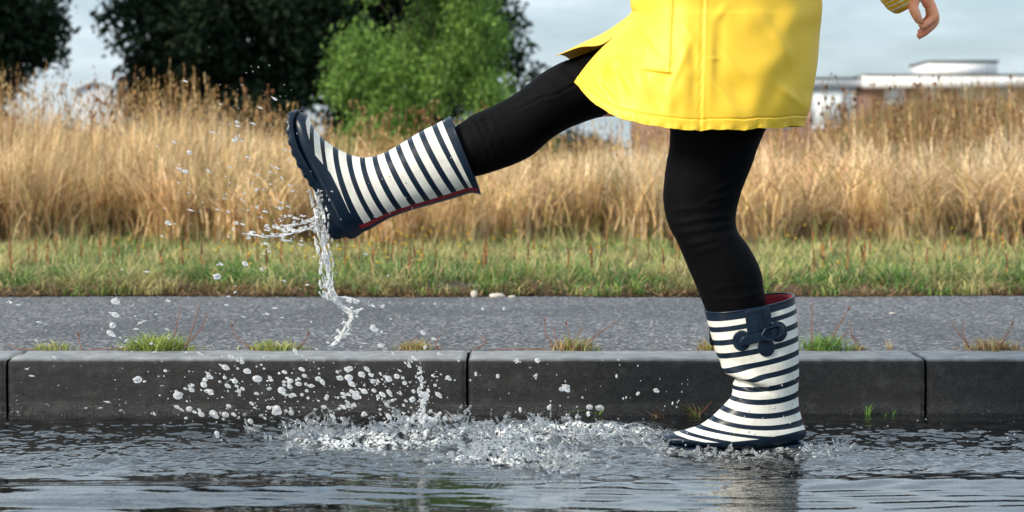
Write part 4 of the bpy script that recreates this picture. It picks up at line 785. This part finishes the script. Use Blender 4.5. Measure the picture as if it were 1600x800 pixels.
# --- body (hidden parts plain), hand with five fingers
B = Bag()
def cap_(path, rad, bag, n=16, k=6):
    path = np.array(path, float); t = np.linspace(0, len(path)-1, (len(path)-1)*k+1); V, F = tube(crm(path, t), np.interp(t, range(len(rad)), rad), n); bag.add(V, F)
hip = P(1140, 20, 0)
cap_([hip+[0, 0, -.06], [.43, 0, 1.0], [.42, 0, 1.15], [.41, 0, 1.3], [.41, 0, 1.40]], [.10, .10, .11, .12, .06], B)
cap_([[.41, 0, 1.36], [.40, 0, 1.47], [.395, 0, 1.52]], [.055, .05, .05], B)
B.add(ICO_V*[.088, .072, .112]+[.385, 0, 1.60], ICO_F); cap_([[.30, 0, 1.62], [.285, 0, 1.59], [.298, 0, 1.578]], [.008, .013, .010], B); cap_([[.40, -.078, 1.62], [.405, -.08, 1.585]], [.014, .010], B); cap_([[.40, .078, 1.62], [.405, .08, 1.585]], [.014, .010], B)
for leg, Yc in ((raised, RY), (standing, SY)):
    Fp, Bp, hw, _, _ = pairs3d(leg); c = (Fp+Bp)/2; cap_(c, np.minimum(np.linalg.norm(Fp-Bp, axis=1)/2, hw)*.86, B, 14, 3)
cap_([P(1160, 530, SY), P(1190, 600, SY), P(1200, 650, SY), P(1150, 668, SY), P(1085, 680, SY)], [.036, .03, .032, .026, .014], B); cap_([P(700, 245, RY), P(620, 275, RY), P(560, 300, RY), P(520, 285, RY), P(485, 220, RY)], [.034, .03, .03, .026, .014], B)
AY = .16
sh, el, wr = np.array([.42, .17, 1.36]), P(1360, -220, .24), P(1431, -22, AY)
cap_([[.41, .08, 1.37], sh, (sh+el)/2, el, el*.45+wr*.55, wr], [.05, .052, .044, .036, .036, .024], B)
sh2, el2 = np.array([.41, -.17, 1.36]), np.array([.32, -.24, 1.12]); cap_([[.41, -.08, 1.37], sh2, el2, [.12, -.16, 1.12], [.05, -.13, 1.14]], [.05, .052, .04, .03, .022], B)
cap_([[.05, -.13, 1.14], [-.01, -.12, 1.145]], [.03, .022], B); 
for k in range(4): cap_([[-.01, -.14+.018*k, 1.15], [-.045, -.145+.02*k, 1.14], [-.06, -.145+.02*k, 1.115]], [.0085, .008, .006], B)
cap_([[.03, -.155, 1.15], [.0, -.17, 1.165], [-.02, -.172, 1.17]], [.010, .009, .007], B)
bodym = remesh(B.mesh('body'), .007, 2)
Hh = Bag()
def HP(px, py, dy): return P(px, py, AY+dy)
cap_([HP(1426, -45, 0), HP(1432, -18, 0), HP(1438, -6, 0)], [.024, .025, .022], Hh)
for k, dy in enumerate((-.030, -.010, .010, .030)):      # palm built of four metacarpal rays
    cap_([HP(1434, -16, dy*.7), HP(1446+1.5*(k == 1), -3, dy), HP(1453-k*.8, 8, dy)], [.013, .0125, .0115], Hh)
fing = [[(1453, 4, -.030), (1460, 25, -.034), (1448, 37, -.036), (1439, 43, -.034)],
        [(1454, 6, -.010), (1461, 31, -.014), (1447, 48, -.018), (1435, 57, -.018)],
        [(1453, 7, .010), (1458, 30, .012), (1446, 45, .010), (1436, 51, .008)],
        [(1450, 6, .028), (1452, 24, .031), (1444, 35, .030), (1437, 40, .028)]]
for f, r0 in zip(fing, (.0092, .0094, .009, .0078)):
    cap_([HP(*q) for q in f], [r0*1.08, r0*1.02, r0*.9, r0*.72], Hh, 14, 6)
cap_([HP(1430, -8, -.030), HP(1427, 10, -.045), HP(1432, 24, -.048), HP(1437, 34, -.044)], [.014, .0105, .0098, .0078], Hh, 14, 6)
hm = remesh(Hh.mesh('hand'), .0017, 3)
bm = bmesh.new(); bm.from_mesh(bodym); bm.from_mesh(hm); me = bpy.data.meshes.new('body'); bm.to_mesh(me); bm.free()
me.polygons.foreach_set('use_smooth', np.ones(len(me.polygons), bool)); link('body', me, MSKIN, person)
# nails
nb = Bag()
for f in fing+[[(1432, 24, -.048), (1437, 34, -.044)]]:
    a, b = HP(*f[-2]), HP(*f[-1]); d = (b-a)/np.linalg.norm(b-a); out_ = np.array([1.0, 0, -.3]); out_ -= d*(out_@d); out_ /= np.linalg.norm(out_); sd2 = np.cross(d, out_)
    J = (ICO_V[:, :1]*d*.0050+ICO_V[:, 1:2]*sd2*.0040+ICO_V[:, 2:]*out_*.0009)+b+out_*.0058; nb.add(J, ICO_F)
M = Mat('finger_nail', Roughness=.25, Base_Color=(.70, .40, .34, 1)); link('fingernails', nb.mesh('fingernails'), M.m, person)
# sleeve of the striped sweater and the raincoat sleeve above it
def sleeve(path, rad, name, mat, per=None, n=72, k=26, pinch=True):
    path = np.array(path, float); t = np.linspace(0, len(path)-1, (len(path)-1)*k+1); p = crm(path, t); r = np.interp(t, range(len(rad)), rad)
    V, F = tube(p, r, n, cap=False); V = V.reshape(len(t), n, 3); ph = np.arange(n)/n*2*np.pi; V = p[:, None]+(V-p[:, None])*(1+.035*np.sin(ph*22)[None, :, None]*(1 if per else 0)+.04*perlin(t[:, None]*2, np.cos(ph)[None]*2, np.sin(ph)[None]*2)[..., None])
    at = None
    if per:
        L_ = np.concatenate([[0], np.cumsum(np.linalg.norm(np.diff(p, axis=0), axis=1))]); at = {'stripe': np.repeat(L_/per, n)}
    o = link(name, npmesh(name, V.reshape(-1, 3), F[0], attrs=at), mat, person); m_ = o.modifiers.new('thickness', 'SOLIDIFY'); m_.thickness = .003; return o
wd_ = (P(1436, 8, AY)-P(1390, -60, AY))
sleeve([el+[.01, 0, -.01], P(1392, -100, AY+.02), P(1408, -45, AY), P(1419, -20, AY), P(1427, -3, AY), P(1431, 4, AY)], [.05, .053, .058, .058, .051, .036], 'sweater_sleeve', MKNIT, per=.0080)
sleeve([[.43, .10, 1.37], sh+[.01, .01, 0], (sh+el)/2, el, P(1378, -130, AY+.03)], [.075, .075, .068, .062, .064], 'coat_sleeve', MCOAT)
sleeve([[.43, -.10, 1.37], sh2, (sh2+el2)/2, el2, [.12, -.16, 1.12]], [.075, .075, .066, .060, .052], 'coat_sleeve', MCOAT)
J = ICO_V*[.105, .092, .125]+[.40, 0, 1.615]; J[:, 0] = np.maximum(J[:, 0], .335+.0*J[:, 0]); link('hair', npmesh('hair', J, ICO_F), MHAIR, person)

# ------------------------------------------------------------------ thrown water
def watermesh(name, sph, voxel, sm=4):
    B = Bag()
    for p, r_, st_ in sph: B.add(ICO_V*np.array(st_)*r_*1.12+p, ICO_F)
    return remesh(B.mesh(name), voxel, sm)
r = np.random.default_rng(21)
# the stream running off the heel
sph = []
path = np.array([(497, 298, 9), (500, 325, 9), (503, 350, 7), (506, 375, 8), (508, 400, 8), (511, 425, 10), (514, 448, 11), (516, 468, 10)], float)
def strand(pts, wob, r0, n_=26, Y0=.05, z=.006, br=.25):
    """one wandering filament with thick and thin places, broken here and there"""
    pts = np.array(pts, float); ph = r.uniform(0, 6.28, 4); ox, oy = r.normal(0, wob), r.normal(0, z); out = []
    for t in np.linspace(0, len(pts)-1, n_*len(pts)):
        if perlin(t*2.3+ph[0], ph[1]*9) < -.5+br: continue
        q = crm(pts, np.array([t]))[0]; x_ = q[0]+ox+wob*.5*math.sin(t*2.2+ph[2]); y_ = q[1]+oy*120
        out.append((P(x_, y_, Y0+oy+z*math.sin(t*3+ph[3])), r0*(.7+.6*float(perlin(t*5+ph[1]*3, ph[2]*7))+.3*r.random()), (1, 1, 1)))
    return [o_ for o_ in out if o_[1] > .0007]
for q_ in range(13): sph += strand(path[:, :2], 5.5, .0021, 24, br=.36)
for q_ in range(120): q = crm(path, np.array([r.uniform(0, 7)]))[0]; sph.append((P(q[0]+r.normal(0, 9), q[1], .05+r.normal(0, .01)), r.uniform(.0008, .0022), (1, 1, r.uniform(1, 2.2))))
for q_ in range(7): sph += strand([(512, 440), (516, 462), (528, 472), (546, 488), (544, 505), (533, 526), (518, 540)], 6, .0021, 14, br=.40)
for q_ in range(60): t_ = r.random(); sph.append((P(548-26*t_**2+r.normal(0, 10), 470+72*t_, .05), r.uniform(.0009, .0028), (r.uniform(1, 2), 1, 1)))
for q_ in range(4): sph += strand([(500, 455), (512, 464), (535, 464), (556, 470)], 4, .0022, 10, br=.25)
for q_ in range(3): sph += strand([(530, 478), (548, 488), (564, 482)], 3, .0022, 8, br=.25)
link('water_stream', watermesh('water_stream', sph, .0013), MSPL, label='rope of white water pouring off the heel of the raised boot', cat='water stream')
# jets thrown back from the sole
for pts, k_, lab in (([(503, 346), (475, 358), (445, 366), (415, 370), (388, 366)], 7, 'flat tongue of water flung left from the heel of the raised boot'), ([(506, 330), (485, 343), (460, 350), (440, 353)], 5, 'ragged short spurt of water right under the sole of the raised boot')):
    sph = []
    for q_ in range(k_): sph += strand(pts, 4.5, .0017, 12, .06, .010, br=.42)
    for q_ in range(40): sph.append((P(r.uniform(pts[-1][0]-6, pts[0][0]), r.normal(pts[2][1], 9), .06), r.uniform(.0012, .0026), (2, 1, 1)))
    link('water_spurt', watermesh('water_spurt', sph, .0011, 2), MSPL, label=lab, cat='water spurt')
sph = []
for t in np.linspace(0, 1, 60): sph.append((P(655+10*t+r.normal(0, 3), 566+98*t+r.normal(0, 2), .12+r.normal(0, .008)), r.uniform(.0014, .0042)*(.6+.6*t), (1, 1, r.uniform(1, 2))))
for t in np.linspace(0, 1, 60): sph.append((P(662+r.normal(0, 16), 655+r.normal(0, 7), .12+r.normal(0, .02)), r.uniform(.002, .0045), (1, 1, 1)))
link('water_jet', watermesh('water_jet', sph, .0013), MSPL, label='thin upright jet of water leaping from the splash left of the middle kerb joint', cat='water jet')
# low crown of the splash standing on the puddle
sph = []
def crown(cx0, cx1, cy0, cy1, n_, hmax, rr=(.0016, .0042)):
    for i in range(n_):
        px_ = r.uniform(cx0, cx1); pg = cy0+(cy1-cy0)*(px_-cx0)/(cx1-cx0)+r.normal(0, 7); Y_ = FPX*CAMZ/(pg-HOR)-CAMD; x_ = (px_-800)*(CAMD+Y_)/FPX
        dens = perlin(x_*11, Y_*12, 3.)
        if dens < -.12: continue
        h_ = float(wave(np.array([x_]), np.array([Y_]))[0][0]); z_ = h_+hmax*max(0, dens+.12)*r.random()**1.6
        k = r.integers(3, 9); dx, dz = r.normal(0, .0030), abs(r.normal(0, .0024)); dy = r.normal(0, .0022)
        for q in range(k): sph.append(((x_+dx*q, Y_+dy*q, z_+dz*q), r.uniform(*rr)*(1-.09*q), (1.1, 1, 1)))
crown(440, 940, 676, 688, 620, .050); crown(600, 900, 666, 670, 190, .045); crown(700, 905, 706, 732, 300, .040); crown(380, 560, 672, 678, 90, .025); crown(930, 1100, 690, 694, 120, .024); crown(1020, 1270, 702, 708, 150, .020); crown(1180, 1330, 690, 700, 50, .012)
o = link('splash_crown', watermesh('splash_crown', sph, .0014, 5), MFRO); tag(o, 'frothy low crown of splashing water standing on the puddle', 'splash', kind='stuff')

# drops: (px, py, radius_px, stretch angle deg, stretch)
D = []
def sprinkle(n_, fx, fy, rr, ang, stretch, zone):
    for i in range(n_):
        D.append((fx(), fy(), rr[0]+(rr[1]-rr[0])*r.random()**2.6, r.normal(ang, 12), r.uniform(*stretch), zone))
U = r.uniform; G_ = r.normal
sprinkle(135, lambda: U(240, 700), lambda: U(570, 662), (1.1, 6.0), -20, (1, 1.7), 0)
sprinkle(150, lambda: G_(450, 105), lambda: G_(622, 30), (1.0, 5.6), -20, (1, 1.7), 0)
sprinkle(95, lambda: G_(620, 60), lambda: G_(605, 34), (1.0, 6.0), -35, (1, 1.9), 0)
sprinkle(60, lambda: U(10, 300), lambda: U(470, 650), (.8, 3.2), 0, (1.6, 3.0), 1)
sprinkle(42, lambda: U(690, 1010), lambda: U(560, 655), (1.0, 4.6), 80, (1, 1.8), 2)
sprinkle(70, lambda: U(180, 620), lambda: U(380, 560), (.8, 3.6), 0, (1.8, 3.2), 3)
sprinkle(120, lambda: G_(440, 45), lambda: G_(340, 38), (.8, 3.2), -22, (1.6, 3.4), 4)
sprinkle(110, lambda: U(230, 460), lambda: U(200, 370), (.8, 3.2), -22, (1.8, 3.2), 4)
sprinkle(36, lambda: G_(368, 40), lambda: G_(175, 25), (.8, 3.6), -30, (1.6, 2.8), 4)
sprinkle(26, lambda: U(470, 800), lambda: U(470, 560), (.9, 4.0), 10, (1, 1.8), 3)
sprinkle(120, lambda: U(430, 960), lambda: U(655, 735), (.8, 3.0), 0, (1, 1.5), 5)
sprinkle(60, lambda: U(1020, 1300), lambda: U(680, 715), (.7, 2.4), 0, (1, 1.4), 6)
sprinkle(12, lambda: U(1020, 1075), lambda: U(590, 650), (1, 2.8), 80, (1, 1.8), 2)
sprinkle(40, lambda: U(1260, 1600), lambda: U(640, 720), (.6, 1.7), 0, (1, 1.8), 6)
sprinkle(150, lambda: G_(430, 60), lambda: G_(310, 60), (.5, 1.3), -22, (1.6, 3.2), 4)
sprinkle(50, lambda: G_(380, 60), lambda: G_(170, 40), (.5, 1.2), -30, (1.6, 3.2), 4)
sprinkle(160, lambda: U(150, 700), lambda: U(470, 660), (.5, 1.3), -10, (1.2, 2.6), 0)
for px_, py_, rp in ((216, 593, 8), (278, 618, 9.5), (318, 600, 6), (402, 592, 9), (352, 574, 7), (386, 580, 7), (333, 646, 8), (352, 648, 7), (432, 640, 9.5), (440, 610, 8), (455, 645, 6), (180, 471, 8), (180, 492, 7), (176, 508, 7), (172, 520, 7), (884, 606, 8), (878, 608, 6), (921, 636, 6.5), (938, 637, 7), (840, 563, 6), (583, 512, 7), (595, 540, 6), (545, 590, 8), (565, 585, 7), (555, 620, 7), (370, 218, 4), (296, 238, 5), (290, 268, 5), (262, 348, 5), (383, 412, 6), (340, 432, 7), (1025, 610, 5), (700, 590, 5), (620, 588, 6), (607, 592, 7)):
    D.append((px_, py_, rp*.92, r.uniform(-30, 0), r.uniform(1.0, 1.5), 0 if 560 < py_ < 660 and px_ < 700 else (2 if px_ > 700 else (3 if py_ > 375 else 4))))
zl = {0: ('water drop flying in front of the wet kerb below the raised boot', 'drops in front of the left kerbstones'), 1: ('small drop flying low at the far left of the footpath', 'drops at the far left'), 2: ('separate water drop before the kerb between the splash and the planted boot', 'drops left of the planted boot'),
      3: ('water drop in the air before the verge and footpath beside the falling stream', 'drops around the falling stream'), 4: ('drop of spray flying before the dry grass behind the raised boot toe', 'spray around the raised boot'), 5: ('drop hopping just over the splash crown on the puddle', 'drops over the splash crown'), 6: ('tiny drop hopping over the puddle beside the planted boot', 'drops beside the planted boot')}
def droplabel(x_, y_, r_, zn):
    size = 'large' if r_ > 5 else ('middling' if r_ > 2.8 else 'tiny')
    if zn == 0:
        where = 'below the largest green tuft' if x_ < 335 else ('below the tuft left of the stream' if x_ < 490 else ('between stream and upright jet' if x_ < 640 else 'right of the upright jet'))
        return '%s drop, %s kerb face, %s' % (size, 'upper' if y_ < 605 else 'lower', where)
    if zn == 1: return '%s water drop at the far left, before the %s' % (size, 'footpath' if y_ < 548 else 'kerb')
    if zn == 2: return '%s drop before the kerb, %s' % (size, 'above the planted boot toe' if x_ > 1015 else ('just right of the middle joint' if x_ < 860 else 'under the rust red tuft'))
    if zn == 3: return '%s drop before the %s, %s of the falling stream' % (size, 'green verge' if y_ < 462 else 'footpath', 'left' if x_ < 515 else 'right')
    if zn == 4: return '%s spray drop before dry grass, %s' % (size, 'level with the raised toe' if y_ < 240 else ('close under the raised sole' if x_ > 400 else 'far left of the raised sole'))
    if zn == 5: return '%s drop hopping over the splash crown, %s the middle joint' % (size, 'left of' if x_ < 730 else 'right of')
    return '%s drop hopping over the puddle %s the planted boot' % (size, 'left of' if x_ < 1140 else 'right of')
D.sort(key=lambda d: -d[2]*d[2]*d[4])
variants = []
for k in range(9):
    sph = [((0, 0, 0), .9, (1, 1, 1))]+[((r.normal(0, .85), r.normal(0, .5), r.normal(0, .45)), r.uniform(.22, .6), (r.uniform(1, 1.6), 1, 1)) for q_ in range((0, 1, 0, 2, 1, 3, 4, 2, 5)[k])]
    me = watermesh('water_drop', [((np.array(c_)), a_, b_) for c_, a_, b_ in sph], .14, 3); me.polygons.foreach_set('use_smooth', np.ones(len(me.polygons), bool)); me.materials.append(MSPL); variants.append(me)
rest = Bag()
for i, (px_, py_, rp, an, stt, zn) in enumerate(D):
    Y_ = {0: r.uniform(-.05, .34), 1: r.uniform(.1, .4), 2: r.uniform(0, .35), 3: r.uniform(-.05, .2), 4: r.uniform(0, .2), 5: r.uniform(0, .25), 6: r.uniform(-.1, .1)}[zn]
    if zn in (5, 6): Y_ = FPX*CAMZ/(max(py_, 662)+r.uniform(0, 14)-HOR)-CAMD
    p = P(px_, py_, Y_)
    if p[2] < .004: p[2] = .004+.01*r.random()
    rad = rp*(CAMD+Y_)/FPX*.82; sx = rad*math.sqrt(stt); sz = rad/math.sqrt(stt); rot = Matrix.Rotation(R(-an), 3, 'Y')
    if i < 300:
        o = bpy.data.objects.new('water_drop', variants[i % 9]); C.objects.link(o); o.location = p; o.rotation_euler = (0, R(-an), 0); o.scale = (sx, sz, sz); tag(o, droplabel(px_, py_, rp, zn), 'water drop', zl[zn][1])
    else:
        J = (ICO1_V*[sx, sz, sz])@np.array(rot).T+p; rest.add(J, ICO1_F)
o = link('fine_spray', rest.mesh('fine_spray'), MSPL); tag(o, 'fine spray of the smallest water drops around the splash', 'spray', kind='stuff')
